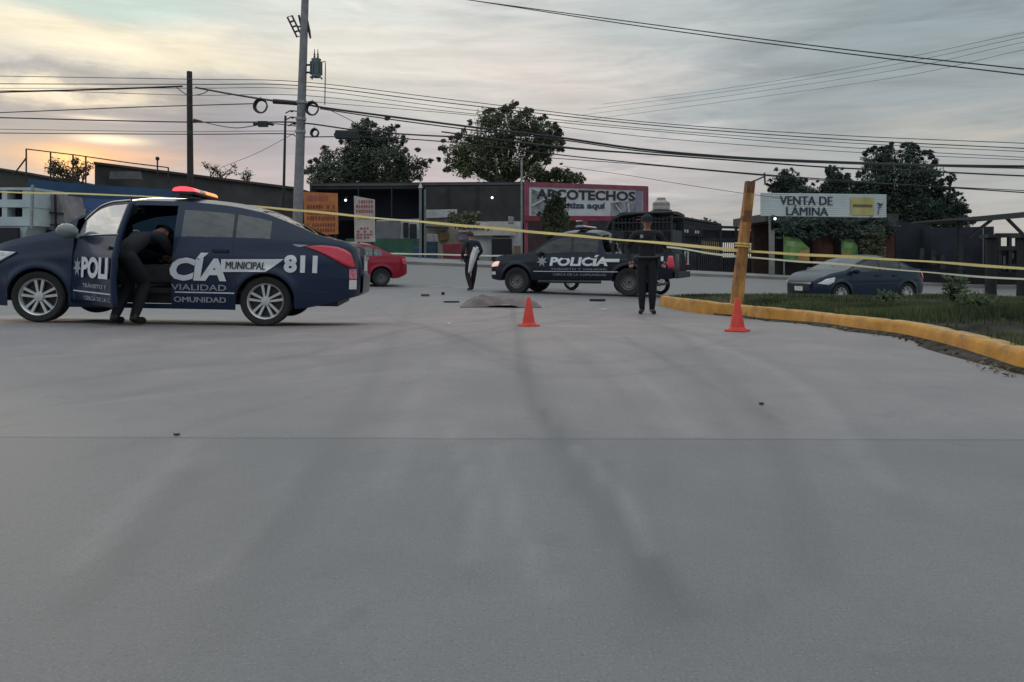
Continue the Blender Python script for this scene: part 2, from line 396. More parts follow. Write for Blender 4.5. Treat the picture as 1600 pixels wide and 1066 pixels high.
    c = mx(ma('MULTIPLY', ma('SUBTRACT', str_, .5), 2.2, cl=True), c, (.185,.18,.18))
    c = mx(ma('MULTIPLY', ma('SUBTRACT', fine, .3), .75, cl=True), c, (.13,.125,.125))
    # older, greyer slab on the near side of the joint
    jl = ma('ADD', sx.outputs[1], ma('MULTIPLY', ma('SUBTRACT', nz(2.2, 3), .5), .03)); jl = ma('ADD', jl, ma('MULTIPLY', sx.outputs[0], .012))
    near = ma('LESS_THAN', jl, 3.08); c = mx(ma('MULTIPLY', near, .34), c, (.108,.113,.117))
    dj = ma('ABSOLUTE', ma('SUBTRACT', jl, 3.08)); c = mx(ma('MULTIPLY', ma('SUBTRACT', 1.0, ma('MULTIPLY', dj, 55.0), cl=True), .6, cl=True), c, (.06,.06,.062))
    # rubber on the concrete
    wa = nd.new('ShaderNodeAttribute'); wa.attribute_name = 'wear'
    c = mx(ma('MULTIPLY', ma('MULTIPLY', wa.outputs['Fac'], .55), ma('ADD', .38, mid), cl=True), c, (.075,.074,.076))
    wp_ = nd.new('ShaderNodeAttribute'); wp_.attribute_name = 'pale'; c = mx(ma('MULTIPLY', ma('MULTIPLY', wp_.outputs['Fac'], .34), ma('ADD', .3, mid), cl=True), c, (.36,.34,.33))
    # asphalt of the main road, dusty
    ra = nd.new('ShaderNodeMapRange'); ra.interpolation_type = 'SMOOTHSTEP'
    lk.new(ma('ADD', sx.outputs[1], ma('MULTIPLY', mid, 1.5)), ra.inputs[0]); ra.inputs[1].default_value = 23.5; ra.inputs[2].default_value = 26.0
    c = mx(ma('MULTIPLY', ra.outputs[0], .8), c, mx(str_, (.15,.142,.14), (.20,.19,.185)))
    sp_ = nz(150, 2); c = mx(ma('MULTIPLY', ma('SUBTRACT', sp_, .56), 4.5, cl=True), c, (.085,.083,.083)); c = mx(ma('MULTIPLY', ma('SUBTRACT', .40, sp_), 3.0, cl=True), c, (.34,.33,.32))
    stn = nz(2.1, 9, (1,1,1), .72, 1.6); c = mx(ma('MULTIPLY', ma('SUBTRACT', stn, .56), 2.6, cl=True), c, (.11,.108,.107))
    ck = nd.new('ShaderNodeTexVoronoi'); ck.feature = 'DISTANCE_TO_EDGE'; ck.inputs['Scale'].default_value = .33
    wv = nd.new('ShaderNodeVectorMath'); wv.operation = 'ADD'; lk.new(geo.outputs['Position'], wv.inputs[0])
    cn = nd.new('ShaderNodeTexNoise'); cn.inputs['Scale'].default_value = 1.6; cn.inputs['Detail'].default_value = 8; lk.new(geo.outputs['Position'], cn.inputs['Vector']); lk.new(cn.outputs['Color'], wv.inputs[1]); lk.new(wv.outputs[0], ck.inputs['Vector'])
    crk = ma('MULTIPLY', ma('LESS_THAN', ck.outputs['Distance'], .0035), ma('GREATER_THAN', nz(.6, 3), .72)); c = mx(ma('MULTIPLY', crk, .55), c, (.06,.06,.06))
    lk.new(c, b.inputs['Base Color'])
    lk.new(ma('ADD', .54, ma('MULTIPLY', mid, .22)), b.inputs['Roughness']); b.inputs['Specular IOR Level'].default_value = .5
    bp = nd.new('ShaderNodeBump'); bp.inputs['Strength'].default_value = .22; bp.inputs['Distance'].default_value = .01
    lk.new(ma('ADD', ma('MULTIPLY', fine, .6), mid), bp.inputs['Height']); lk.new(bp.outputs[0], b.inputs['Normal'])
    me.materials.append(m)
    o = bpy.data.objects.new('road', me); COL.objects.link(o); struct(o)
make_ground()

# far pavement along the shops
pav_m = mat('pavement', (.22,.21,.205), .85, 0, .2, 1.2, .2)
b = MB(); rows = []
for X in np.linspace(-32, 40, 60):
    rows.append([(X, 34.5, gz(X, 34.5)-.05), (X, 34.5, gz(X, 34.5)+.13), (X, 34.65, gz(X, 34.65)+.135), (X, 37, gz(X, 37)+.14), (X, 42, gz(X, 42)+.1), (X, 44, gz(X, 44)+.1), (X, 46, gz(X,46)+.02)])
b.grid(rows, flip=True); struct(b.build('pavement', pav_m, smooth=True))
# worn pale edge line of the main road
line_m = mat('worn_line_paint', (.42,.40,.385), .8, 0, .35, 2.5)
b = MB(); b.grid([[(X, Y, gz(X, Y)+.006) for Y in (24.2, 24.28, 24.36)] for X in np.linspace(-12, 1.0, 40)], flip=True)
struct(b.build('road_edge_line', line_m))

# ------------------------------------------------------------------ traffic island with yellow kerb
KPX = [(1032,478,463),(1075,487,468),(1115,492,472.5),(1160,496,477.5),(1200,501,481),(1260,506,487),(1331,516,495),(1410,527,504),(1489,547,521),(1568,573,542),(1600,583,548)]
kb = []
for x, yb, yt in KPX:
    g = G(x, yb); kb.append((g.x, g.y, g.z+(yb-yt)/F*g.y))
kb += [(kb[-1][0]-.01, 4.3, .15), (3.24, 2.6, .15), (3.30, -1.5, .15), (3.4, -6, .15), (3.5, -11, .15)]
tip = kb[0]
kb = [(tip[0]+2.2, 17.25, gz(tip[0]+2.2, 17.25)+.16), (tip[0]+1.0, 17.0, gz(tip[0]+1, 17.0)+.17), (tip[0]+.28, 16.6, gz(tip[0], 16.6)+.19)] + kb
kb = [(v.x, v.y, v.z) for v in spline(kb, 153)]
ky = mat('kerb_paint', (.40,.168,.014), .6, 0, .2, 4, .4, c2=(.47,.215,.022))
def chipped(m):
    t = m.node_tree; b_ = t.nodes['Principled BSDF']; src = b_.inputs['Base Color'].links[0].from_socket; g_ = t.nodes.new('ShaderNodeNewGeometry'); n_ = t.nodes.new('ShaderNodeTexNoise'); n_.inputs['Scale'].default_value = 7; n_.inputs['Detail'].default_value = 9; n_.inputs['Roughness'].default_value = .7
    t.links.new(g_.outputs['Position'], n_.inputs['Vector']); r_ = t.nodes.new('ShaderNodeMapRange'); t.links.new(n_.outputs['Fac'], r_.inputs[0]); r_.inputs[1].default_value = .60; r_.inputs[2].default_value = .66
    x_ = t.nodes.new('ShaderNodeMix'); x_.data_type = 'RGBA'; t.links.new(r_.outputs[0], x_.inputs[0]); t.links.new(src, x_.inputs[6]); x_.inputs[7].default_value = (.15,.12,.09,1); t.links.new(x_.outputs[2], b_.inputs['Base Color'])
chipped(ky)
ky2 = mat('kerb_top_worn', (.44,.27,.10), .75, 0, .35, 7, .3)
b = MB(); rows = []
for i, p in enumerate(kb):
    a = Vector(kb[max(0, i-1)]); c = Vector(kb[min(len(kb)-1, i+1)]); d = (c-a); d.z = 0; d.normalize(); nrm = Vector((-d.y, d.x, 0))   # towards the island
    q = Vector(p); g0 = gz(q.x, q.y); j = mnoise.noise(q*1.7)*.006; gr = .012 if i % 9 == 4 else 0; q = q+nrm*gr; q.z -= gr
    rows.append([(q.x, q.y, g0-.06), (*(q+nrm*.015).to_2d(), q.z-.03+j), (*(q+nrm*.03).to_2d(), q.z-.006+j), (*(q+nrm*.055).to_2d(), q.z+j), (*(q+nrm*.17).to_2d(), q.z+j), (*(q+nrm*.185).to_2d(), q.z-.02), (*(q+nrm*.19).to_2d(), q.z-.15)])
KIN = [Vector(r[4]) for r in rows]
b.grid(rows)
for i in range(len(b.f)):
    if i % 6 in (3,): b.m[i] = 1
struct(b.build('kerb', [ky, ky2], smooth=True, sharp=60))
# joints between kerb lengths, dirt along its foot
soil = mat('island_soil', (.022,.020,.017), .95, 0, .5, 3, .15, spec=.08, c2=(.045,.040,.034))
KY = sorted([(p.y, p.x, p.z) for p in KIN if p.x < 4.2], key=lambda q: q[0])
def kerb_at(Y):
    c = [q for q in KY if abs(q[0]-Y) < (.3 if Y > 4 else .8)] or [min(KY, key=lambda q: abs(q[0]-Y))]
    q = min(c, key=lambda q: q[1]); return q[1], min(q_[2] for q_ in c)
def isl_z(X, Y):
    kx, kz = kerb_at(min(Y, 16.5))
    hump = .05*ss(0, 1.6, X-kx)*(.5+.5*ss(6, 10, Y))*(1-.8*ss(11, 15, Y)) + .10*math.exp(-((X-4.1)/1.0)**2-((Y-12.6)/1.6)**2)*ss(0, .6, X-kx) + mnoise.noise(Vector((X*.9, Y*.9, 0)))*.035*ss(0, .8, X-kx)
    z = kz-.022+hump
    f_ = ss(16.0, 17.3, Y)*ss(1.5, 3.5, X-kx); return z*(1-f_) + gz(X, 17.2)*f_
b = MB(); rows = []
for Y in np.concatenate([np.arange(-10.8, 2.2, .6), np.arange(2.2, 15.0, .22), np.arange(15.0, 17.2, .12)]):
    kx = kerb_at(min(Y, 16.6))[0]
    kx += 1.1*ss(16.6, 17.2, Y)
    rows.append([Vector((kx-.03, Y, isl_z(kx, Y)-.25))]+[Vector((kx+x, Y, isl_z(kx+x, Y))) for x in (0,.1,.25,.5,.8,1.2,1.7,2.3,3,4,5,6.5,8,10,12,15,19,24)])
b.grid(rows, flip=True); struct(b.build('island_soil', soil, smooth=True))
dirt_m = mat('gutter_dirt', (.055,.048,.042), .95, 0, .5, 9, .3, spec=.1)
b = MB(); rows = []
for i, p in enumerate(kb[40:]):
    a = Vector(kb[40+i-1]); c = Vector(kb[min(len(kb)-1, 40+i+1)]); d = (c-a); d.z = 0; d.normalize(); nrm = Vector((-d.y, d.x, 0)); q = Vector(p)
    wd = max(.01, (.05+.16*max(0, mnoise.noise(q*1.3)+.25)) * min(1, i/25))
    o2 = q-nrm*wd; m2 = q-nrm*wd*.4
    rows.append([(o2.x, o2.y, gz(o2.x, o2.y)+.003), (m2.x, m2.y, gz(m2.x, m2.y)+.014), (q.x+nrm.x*.01, q.y+nrm.y*.01, gz(q.x, q.y)+.03)])
b.grid(rows); struct(b.build('gutter_dirt', dirt_m, smooth=True), 'stuff')

# grass on the island: blades
grass_m = mat('grass_blades', (.034,.056,.019), .8, 0, .3, .9, c2=(.100,.115,.046))
b = MB(); rng = random.Random(3)
def blade(p, h, wd, b):
    an = rng.uniform(0, 6.28); le = rng.uniform(0, .5)*h; dx, dy = math.cos(an), math.sin(an)
    tip_ = p+Vector((dx*le, dy*le, h)); s_ = Vector((-dy, dx, 0))*wd; md = p+Vector((dx*le*.35, dy*le*.35, h*.55))
    b.add([p-s_, p+s_, md+s_*.7, tip_, md-s_*.7], [(0,1,2,3,4)])
cnt = 0
while cnt < 105000:
    cnt += 1
    Y = rng.uniform(5.0, 16.9)**1.0; kx = kerb_at(min(Y, 16.5))[0]+.5*ss(16.2, 17, Y); X = rng.uniform(kx+.02, Y*.74+.6)
    if X < kx: continue
    dens = mnoise.noise(Vector((X*.6, Y*.7, 2)))
    lush = ss(6.6, 9.6, Y+1.3*mnoise.noise(Vector((X*.5, 3, Y*.5))))*.9+.10
    if X-kx < .35: lush *= .75
    if rng.random() > lush*(.70+1.15*dens): continue
    h = rng.uniform(.035, .12)*(1.2 if dens > .12 else .8)*(1-.25*ss(9, 12, Y)); blade(Vector((X, Y, isl_z(X, Y)-.01)), h, .0035+.00045*Y, b)
struct(b.build('grass', grass_m), 'stuff')
# taller weeds along the far edge (stuff) and one dark clump
weed_m = mat('weed_leaves', (.022,.042,.014), .85, 0, .4, 2.0, c2=(.05,.07,.022))
def weed(px, py, d, rad, hgt, n, label, grp=None):
    base = P(px, py, d); t = thing('weed_bush', label, 'weed', base, 0, grp); q = MB(); st_ = MB()
    for k in range(14):
        an = rng.uniform(0, 6.28); rr = rad*rng.uniform(.1, .8); tp = Vector((math.cos(an)*rr, math.sin(an)*rr, hgt*rng.uniform(.6, 1))); st_.tube([(0,0,-.05), tp*.5+Vector((0,0,.03)), tp], [.009,.007,.003], 5)
        for m_ in range(n//14):
            c = tp*rng.uniform(.25, 1.02)+Vector((rng.gauss(0, .06), rng.gauss(0, .06), rng.gauss(0, .04))); a = Vector((rng.gauss(0,1), rng.gauss(0,1), rng.gauss(0,.7))).normalized(); e = a.orthogonal().normalized(); l = rng.uniform(.03, .065)
            q.add([c-a*l, c+e*l*.4, c+a*l, c-e*l*.4], [(0,1,2,3)])
    q.build('foliage', weed_m, t); st_.build('stem', darkwood, t)
weed(1528, 497, 9.2, .30, .34, 520, 'dark leafy weed clump on the soil behind the yellow kerb, largest of the weeds', 'weeds on the island')
weed(1385, 480, 12.5, .22, .26, 260, 'small weed in the grass below the rear wheel of the dark blue car', 'weeds on the island')
weed(1490, 470, 13.5, .24, .45, 260, 'tall thin weed in the grass right behind the tail of the dark blue car', 'weeds on the island')
#@@VEH
# ================================================================== vehicles
def curve(pts):                            # monotone cubic through (x, y) pairs
    x = np.array([p[0] for p in pts], float); y = np.array([p[1] for p in pts], float); h = np.diff(x); dl = np.diff(y)/h; m = np.zeros(len(x))
    m[0], m[-1] = dl[0], dl[-1]
    for i in range(1, len(x)-1):
        if dl[i-1]*dl[i] > 0:
            w1, w2 = 2*h[i]+h[i-1], h[i]+2*h[i-1]; m[i] = (w1+w2)/(w1/dl[i-1]+w2/dl[i])
    def f(q):
        q = min(max(q, x[0]), x[-1]); i = min(len(h)-1, max(0, int(np.searchsorted(x, q)-1))); t = (q-x[i])/h[i]
        return float((2*t**3-3*t**2+1)*y[i]+(t**3-2*t**2+t)*h[i]*m[i]+(-2*t**3+3*t**2)*y[i+1]+(t**3-t**2)*h[i]*m[i+1])
    return f
class Body:
    UR = [0, .04, .09, .16, .24, .32, .39, .44, .5, .56, .64, .72, .8, .88, .94, 1.0]
    NS = 14
    def __init__(s, sp):
        s.sp = sp; s.w = curve(sp['w']); s.zt = curve(sp['zt']); s.zc = curve(sp['zc']); s.zb0 = curve(sp['zb'])
        s.sill = sp.get('sill', .2); s.xr, s.xf = sp['w'][0][0], sp['w'][-1][0]; s.ax = sp['axles']; s.ar = sp['arch']; s.wr = sp['wheel_r']
        s.tum = sp.get('tumble', .40); s.crown = sp.get('crown', .14)
    def zb(s, x):
        z = s.zb0(x)
        for a in s.ax:
            if abs(x-a) < s.ar: z = max(z, s.wr+math.sqrt(s.ar**2-(x-a)**2)*.98)
        return min(z, s.zt(x)-.05)
    def side_y(s, x, z):
        q = (z-s.sill)/(s.zt(x)-s.sill); q = max(0, min(1, q))
        p = .955+.045*math.sin(min(1, q/.45)*math.pi/2) if q < .45 else 1-.055*((q-.45)/.55)**2
        y = s.w(x)*p + .010*math.exp(-((q-.74)/.07)**2)*ss(s.xr, s.xr+.4, x)*(1-ss(s.xf-.5, s.xf, x))
        for a in s.ax:                     # flared arch lip
            r = math.hypot(x-a, z-s.wr)
            if z > s.wr*.5: y += .022*math.exp(-((r-s.ar-.015)/.045)**2)*s.w(x)/.85
        return y
    def warp(s, x, z):                     # curve the bumpers fore and aft
        k = s.sp.get('bulge', .45)
        return x - k*(z-.48)**2*ss(s.xf-.5, s.xf, x) + k*.7*(z-.52)**2*(1-ss(s.xr, s.xr+.4, x))
    def side(s, x, z, off=0.0): return Vector((s.warp(x, z), s.side_y(x, z)+off, z))
    def upper(s, x, u, off=0.0):
        zt, zc = s.zt(x), s.zc(x); hg = max(.004, zc-zt); ys = s.side_y(x, zt)
        yr = ys-s.tum*hg*(1-.25*ss(.3, .6, hg)); cr = s.crown
        if u <= .5: y, z = ys+(yr-ys)*(u/.5)**1.15, zt+(1-cr)*hg*(u/.5)
        else:
            v = (u-.5)/.5; y, z = yr*(1-v), zt+(1-cr)*hg+cr*hg*(1-(1-v)**2.2)
        return Vector((s.warp(x, z), y+(off if u <= .5 else 0), z+(off if u > .4 else 0)))
    def glass_side(s, x, z, off=0.0):
        zt, zc = s.zt(x), s.zc(x); u = .5*(z-zt)/max(.004, (1-s.crown)*(zc-zt)); return s.upper(x, max(0, min(.5, u)), off)
    def columns(s, extra):
        xs = set(np.linspace(s.xr, s.xf, s.sp.get('ncol', 60)).round(4))
        for a in s.ax:
            for t in np.linspace(0, math.pi, 19): xs.add(round(a+s.ar*math.cos(t), 4))
        keep = sorted(set(extra)); xs = [x for x in xs if all(abs(x-e) > .012 for e in keep)]
        return sorted(xs+keep)
def fill_poly(mb, poly, mapper, off=.004, nx=10, nz=4, mi=0, sgn=1):     # poly in (x, z), any outline that is single-valued in z
    xs0 = min(p[0] for p in poly); xs1 = max(p[0] for p in poly)
    xs = sorted(set(list(np.linspace(xs0, xs1, nx+1))+[p[0] for p in poly])); rows = []
    for x in xs:
        x_ = min(max(x, xs0+1e-5), xs1-1e-5); zs = []
        for (a, b_), (c, d) in zip(poly, poly[1:]+poly[:1]):
            if (a-x_)*(c-x_) < 0: zs.append(b_+(d-b_)*(x_-a)/(c-a))
        if len(zs) < 2: continue
        lo, hi = min(zs), max(zs); rows.append([mir(mapper(x, lo+(hi-lo)*k/nz, off), sgn) for k in range(nz+1)])
    if len(rows) > 1: mb.grid(rows, mi)
def mir(v, sgn): return v if sgn > 0 else Vector((v.x, -v.y, v.z))
def seam(mb, pts, mapper, wd=.008, off=.002, mi=0, sgn=1):
    q = []
    for (a, b_), (c, d) in zip(pts[:-1], pts[1:]):
        n = max(1, int(math.hypot(c-a, d-b_)/.06)); q += [(a+(c-a)*k/n, b_+(d-b_)*k/n) for k in range(n)]
    q.append(pts[-1]); rows = []
    for i, (x, z) in enumerate(q):
        x0, z0 = q[max(0, i-1)]; x1, z1 = q[min(len(q)-1, i+1)]; l = math.hypot(x1-x0, z1-z0) or 1; nx, nz_ = -(z1-z0)/l*wd/2, (x1-x0)/l*wd/2
        rows.append([mir(mapper(x+nx, z+nz_, off), sgn), mir(mapper(x-nx, z-nz_, off), sgn)])
    mb.grid(rows, mi)

def wheel(parent, c, r, wd, rim_r, rim_mat, spokes, sgn, yaw=0.0, style='alloy'):
    wp = bpy.data.objects.new('wheel', None)
    mb = MB(); hw = wd/2
    prof = [(rim_r*.97, -hw*.85), (rim_r+.01, -hw*.95), (r*.93, -hw), (r*.985, -hw*.86), (r, -hw*.6), (r, hw*.6), (r*.985, hw*.86), (r*.93, hw), (rim_r+.01, hw*.95), (rim_r*.97, hw*.85)]
    mb.lathe(prof, 36, 'y')
    ty = mb.build('wheel', rubber, parent, smooth=True); ty.location = c; ty.rotation_euler = (0,0,yaw)
    q = MB(); s_ = sgn
    q.lathe([(rim_r*.98, -hw*.8), (rim_r*.9, -hw*.2), (rim_r*.88, hw*.55*s_), (rim_r*.95, hw*.82*s_), (rim_r*1.0, hw*.9*s_), (rim_r*1.0, hw*.8*s_)], 36, 'y')
    fy = hw*.62*s_
    if style == 'alloy':
        q.lathe([(.001, fy+.02*s_), (.05, fy+.018*s_), (.062, fy-.02*s_)], 20, 'y')
        for k in range(spokes):
            t = 2*math.pi*k/spokes+.3
            for dt in (-.17, .17):
                a = Vector((.045*math.cos(t+dt*2), fy-.004*s_, .045*math.sin(t+dt*2))); b_ = Vector((rim_r*.93*math.cos(t+dt*1.25), fy+.0*s_, rim_r*.93*math.sin(t+dt*1.25)))
                d = (b_-a).normalized(); sd_ = Vector((-d.z, 0, d.x)); w0, w1 = .012, .016
                vs = [a-sd_*w0, a+sd_*w0, b_+sd_*w1, b_-sd_*w1]; bk = Vector((0, -.03*s_, 0)); up = Vector((0, .008*s_, 0))
                q.add([v+up for v in vs]+[v+bk for v in vs], [(0,1,2,3), (0,3,7,4), (1,5,6,2), (3,2,6,7), (0,4,5,1)])
    else:
        q.lathe([(.001, fy-.0*s_), (.05, fy+.0*s_), (.055, fy-.035*s_), (rim_r*.62, fy-.03*s_), (rim_r*.75, fy-.005*s_), (rim_r*.9, fy-.03*s_)], 30, 'y')
    rim = q.build('rim', rim_mat, ty, smooth=True, sharp=25)
    d = MB(); d.lathe([(.001, fy-.055*s_), (rim_r*.9, fy-.055*s_)], 30, 'y')
    if style != 'alloy':
        d.lathe([(.001, fy+.006*s_), (.034, fy+.004*s_), (.036, fy-.01*s_)], 14, 'y')
        for k in range(8):
            t = 2*math.pi*k/8; d.ball((rim_r*.52*math.cos(t), fy-.022*s_, rim_r*.52*math.sin(t)), (.018, .012, .018), 6)
    d.build('brake_disc', darkplastic, ty)
    bpy.data.objects.remove(wp); return ty

def vehicle(name, label, cat, sp, root_loc, yaw, group=None):
    B = Body(sp); T = thing(name, label, cat, root_loc, yaw, group)
    ex = []
    for g in sp['win']: ex += [g[0], g[1]]
    ex += sp.get('ws', [])+sp.get('bl', [])
    od = sp.get('open_door')
    if od: ex += [od[0], od[1], od[0]+.05, od[1]-.05]
    xs = B.columns(ex); UR = B.UR; NS = B.NS; nu = len(UR)
    def lower(x, i): zb = B.zb(x); return B.side(x, zb+(B.zt(x)-zb)*i/NS)
    body = MB(); idx = {}
    gl = {}
    def face(store, key, pts, sgn): store.setdefault(key, MB()).add(pts, [(0,1,2,3)] if sgn > 0 else [(3,2,1,0)])
    dm = MB(); dfr = MB(); dgl = MB()
    for sgn in (1, -1):
        lo = [[mir(lower(x, i), sgn) for i in range(NS+1)] for x in xs]; up = [[mir(B.upper(x, u), sgn) for u in UR] for x in xs]
        vb = len(body.v); body.v += [tuple(p) for r in lo for p in r]; vu = len(body.v); body.v += [tuple(p) for r in up for p in r]
        for c in range(len(xs)-1):
            xm = (xs[c]+xs[c+1])/2; open_ = od and sgn > 0 and od[0] < xm < od[1]
            for i in range(NS):
                q = (vb+c*(NS+1)+i, vb+(c+1)*(NS+1)+i, vb+(c+1)*(NS+1)+i+1, vb+c*(NS+1)+i+1)
                if open_ and i >= 1: dm.add([body.v[k] for k in q], [(3,2,1,0)]); continue
                body.f.append(q[::-1] if sgn > 0 else q); body.m.append(0)
            hgm = B.zc(xm)-B.zt(xm)
            for j in range(nu-1):
                um = (UR[j]+UR[j+1])/2; q = (vu+c*nu+j, vu+(c+1)*nu+j, vu+(c+1)*nu+j+1, vu+c*nu+j+1)
                q = q[::-1] if sgn > 0 else q; pts = [body.v[k] for k in q]
                inwin = any(g[0] < xm < g[1] for g in sp['win']) and sp.get('wu', (.05, .40))[0] < um < sp.get('wu', (.05, .40))[1]
                if open_ and um < .44:
                    fr = not inwin or xm < od[0]+.05 or xm > od[1]-.05
                    (dm if fr else dgl).add(pts, [(0,1,2,3)]); continue
                if inwin: gl.setdefault(('side_window', sgn, [g for g in sp['win'] if g[0] < xm < g[1]][0]), MB()).add(pts, [(0,1,2,3)]); continue
                if um > .52 and sp.get('ws') and sp['ws'][0] < xm < sp['ws'][1]: gl.setdefault('windscreen', MB()).add(pts, [(0,1,2,3)]); continue
                if um > .55 and sp.get('bl') and sp['bl'][0] < xm < sp['bl'][1]: gl.setdefault('rear_window', MB()).add(pts, [(0,1,2,3)]); continue
                body.f.append(q); body.m.append(0)
        # end caps
    for c, fl in ((0, False), (len(xs)-1, True)):
        x = xs[c]; ring = [lower(x, i) for i in range(NS+1)]+[B.upper(x, u) for u in UR[1:]]
        full = ring+[mir(p, -1) for p in ring[::-1][1:]]
        rows = [[p, mir(p, -1)] for p in ring]; body.grid(rows, 0, flip=fl)
    for k, mb in gl.items():
        nm = k if isinstance(k, str) else k[0]
        o = mb.build(nm, sp.get('glass', car_glass) if nm == 'windscreen' else sp.get('rear_glass', sp.get('glass', car_glass)), T, smooth=True)
        wn = o.modifiers.new('weld', 'WELD'); wn.merge_threshold = .0008
    # pillars between side windows
    for x0, x1 in sp.get('pillars', []):
        for sgn in (1, -1):
            if od and sgn > 0 and od[0]-.02 < (x0+x1)/2 < od[1]: continue
            body.grid([[mir(B.upper(x, u, .003), sgn) for u in (.05, .12, .2, .3, .4)] for x in (x0, (x0+x1)/2, x1)], 1)
    # underbody, wheel wells
    u = MB(); W = max(p[1] for p in sp['w'])
    u.box(((B.xr+B.xf)/2, 0, B.sill+.12), (B.xf-B.xr-.5, W*1.5, .14))
    for a in B.ax:
        for sgn in (1, -1):
            r = B.ar*1.03; rows = []
            for t in np.linspace(0, math.pi, 15): rows.append([(a+r*math.cos(t), sgn*W*.965, B.wr+r*math.sin(t)), (a+r*math.cos(t), sgn*W*.45, B.wr+r*math.sin(t))])
            u.grid(rows); u.add([(a+r*math.cos(t), sgn*W*.45, B.wr+r*math.sin(t)) for t in np.linspace(0, math.pi, 15)], [tuple(range(15))])
    u.build('underbody', darkplastic, T)
    for a in B.ax:
        for sgn in (1, -1):
            wd = sp.get('tyre_w', .2); wheel(T, (a, sgn*(W-wd/2-.012), B.wr), B.wr, wd, sp['rim_r'], sp.get('rim', alloy), sp.get('spokes', 5), sgn, 0, sp.get('wheel_style', 'alloy'))
    # cabin
    c = MB(); f0, b0 = sp['cabin']           # x of dash and of rear shelf
    c.box(((f0+b0)/2, 0, B.sill+.2), (f0-b0, W*1.7, .06)); c.box((f0-.1, 0, B.zt(f0)-.16), (.34, W*1.72, .3)); c.box((b0+.05, 0, B.zt(b0)-.2), (.3, W*1.6, .36))
    c.build('cabin_lining', interior_m, T)
    for (sx_, sy) in sp['seats']:
        st = MB(); h = B.sill+.22; bh = .66 if sx_ > .9 else .46; st.box((sx_, sy, h+.16), (.52, .5, .22)); st.box((sx_-.30, sy, h+.15+bh/2), (.16, .48, bh), Matrix.Rotation(R(-14), 3, 'Y')); (st.box((sx_-.42, sy, h+.90), (.10, .26, .17), Matrix.Rotation(R(-10), 3, 'Y')) if sx_ > .9 else None)
        o = st.build('seat', seat_m, T); bv = o.modifiers.new('bevel', 'BEVEL'); bv.width = .05; bv.segments = 3
    sw = MB(); cx, cy, cz = f0-.38, .36*W/.845, B.zt(f0)-.02
    sw.tube([Vector((cx+.07*math.sin(t)*-1*.5, cy+.18*math.cos(t), cz+.18*math.sin(t))) for t in np.linspace(0, 2*math.pi, 24, endpoint=False)], .016, 8, closed=True); sw.bar((cx, cy-.17, cz), (cx, cy+.17, cz), .04); sw.bar((cx, cy, cz), (cx+.25, cy, cz-.1), .05)
    sw.build('steering_wheel', darkplastic, T)
    # seams, handles, lamps, mirrors
    for sgn in (1, -1):
        for line in sp['seams']:
            if od and sgn > 0 and any(od[0]-.06 < p[0] < od[1]+.06 for p in line): continue
            seam(body, line, B.side, .010, .003, 1, sgn)
    bo = body.build('body', [sp['paint'], darkplastic], T, smooth=True, sharp=38)
    wn = bo.modifiers.new('weld', 'WELD'); wn.merge_threshold = .0008
    for sgn in (1, -1):
        for hx, hz in sp.get('handles', []):
            if od and sgn > 0 and od[0] < hx < od[1]: continue
            h = MB(); p = B.side(hx, hz, .022); q = B.side(hx-.17, hz-.004, .022); h.bar(mir(p, sgn), mir(q, sgn), .022, .03); h.bar(mir(p, sgn), mir(B.side(hx, hz, -.01), sgn), .02); h.bar(mir(q, sgn), mir(B.side(hx-.17, hz, -.01), sgn), .02)
            h.build('door_handle', sp.get('handle_mat', sp['paint']), T)
        for nm, poly, m, off in sp.get('lamps', []):
            l = MB(); fill_poly(l, poly, B.side, off, 14, 6, 0, sgn); o = l.build(nm, m, T, smooth=True)
            so_ = o.modifiers.new('solid', 'SOLIDIFY'); so_.thickness = .02; so_.offset = -1 if sgn < 0 else 1
        mx, mz = sp['mirror']
        if not (od and sgn > 0):
            m_ = MB(); p = B.side(mx, mz, .12); m_.ball(mir(p, sgn), (.07, .12, .085), 14); m_.bar(mir(B.side(mx+.03, mz-.05, -.02), sgn), mir(p, sgn), .05)
            m_.build('mirror', sp.get('mirror_mat', sp['paint']), T, smooth=True)
    return T, B, (dm, dgl), xs

def place(rear_px, rear_d, front_px, front_d, wheelbase, halfw, zref=None):
    """rear-axle centre and heading from where the near (left) wheels stand in the photo"""
    r = onground(rear_px, rear_d); f = onground(front_px, front_d); yaw = math.atan2(f.y-r.y, f.x-r.x)
    left = Vector((-math.sin(yaw), math.cos(yaw), 0)); p = r - left*halfw
    p.z = (r.z+f.z)/2 if zref is None else zref
    return p, yaw

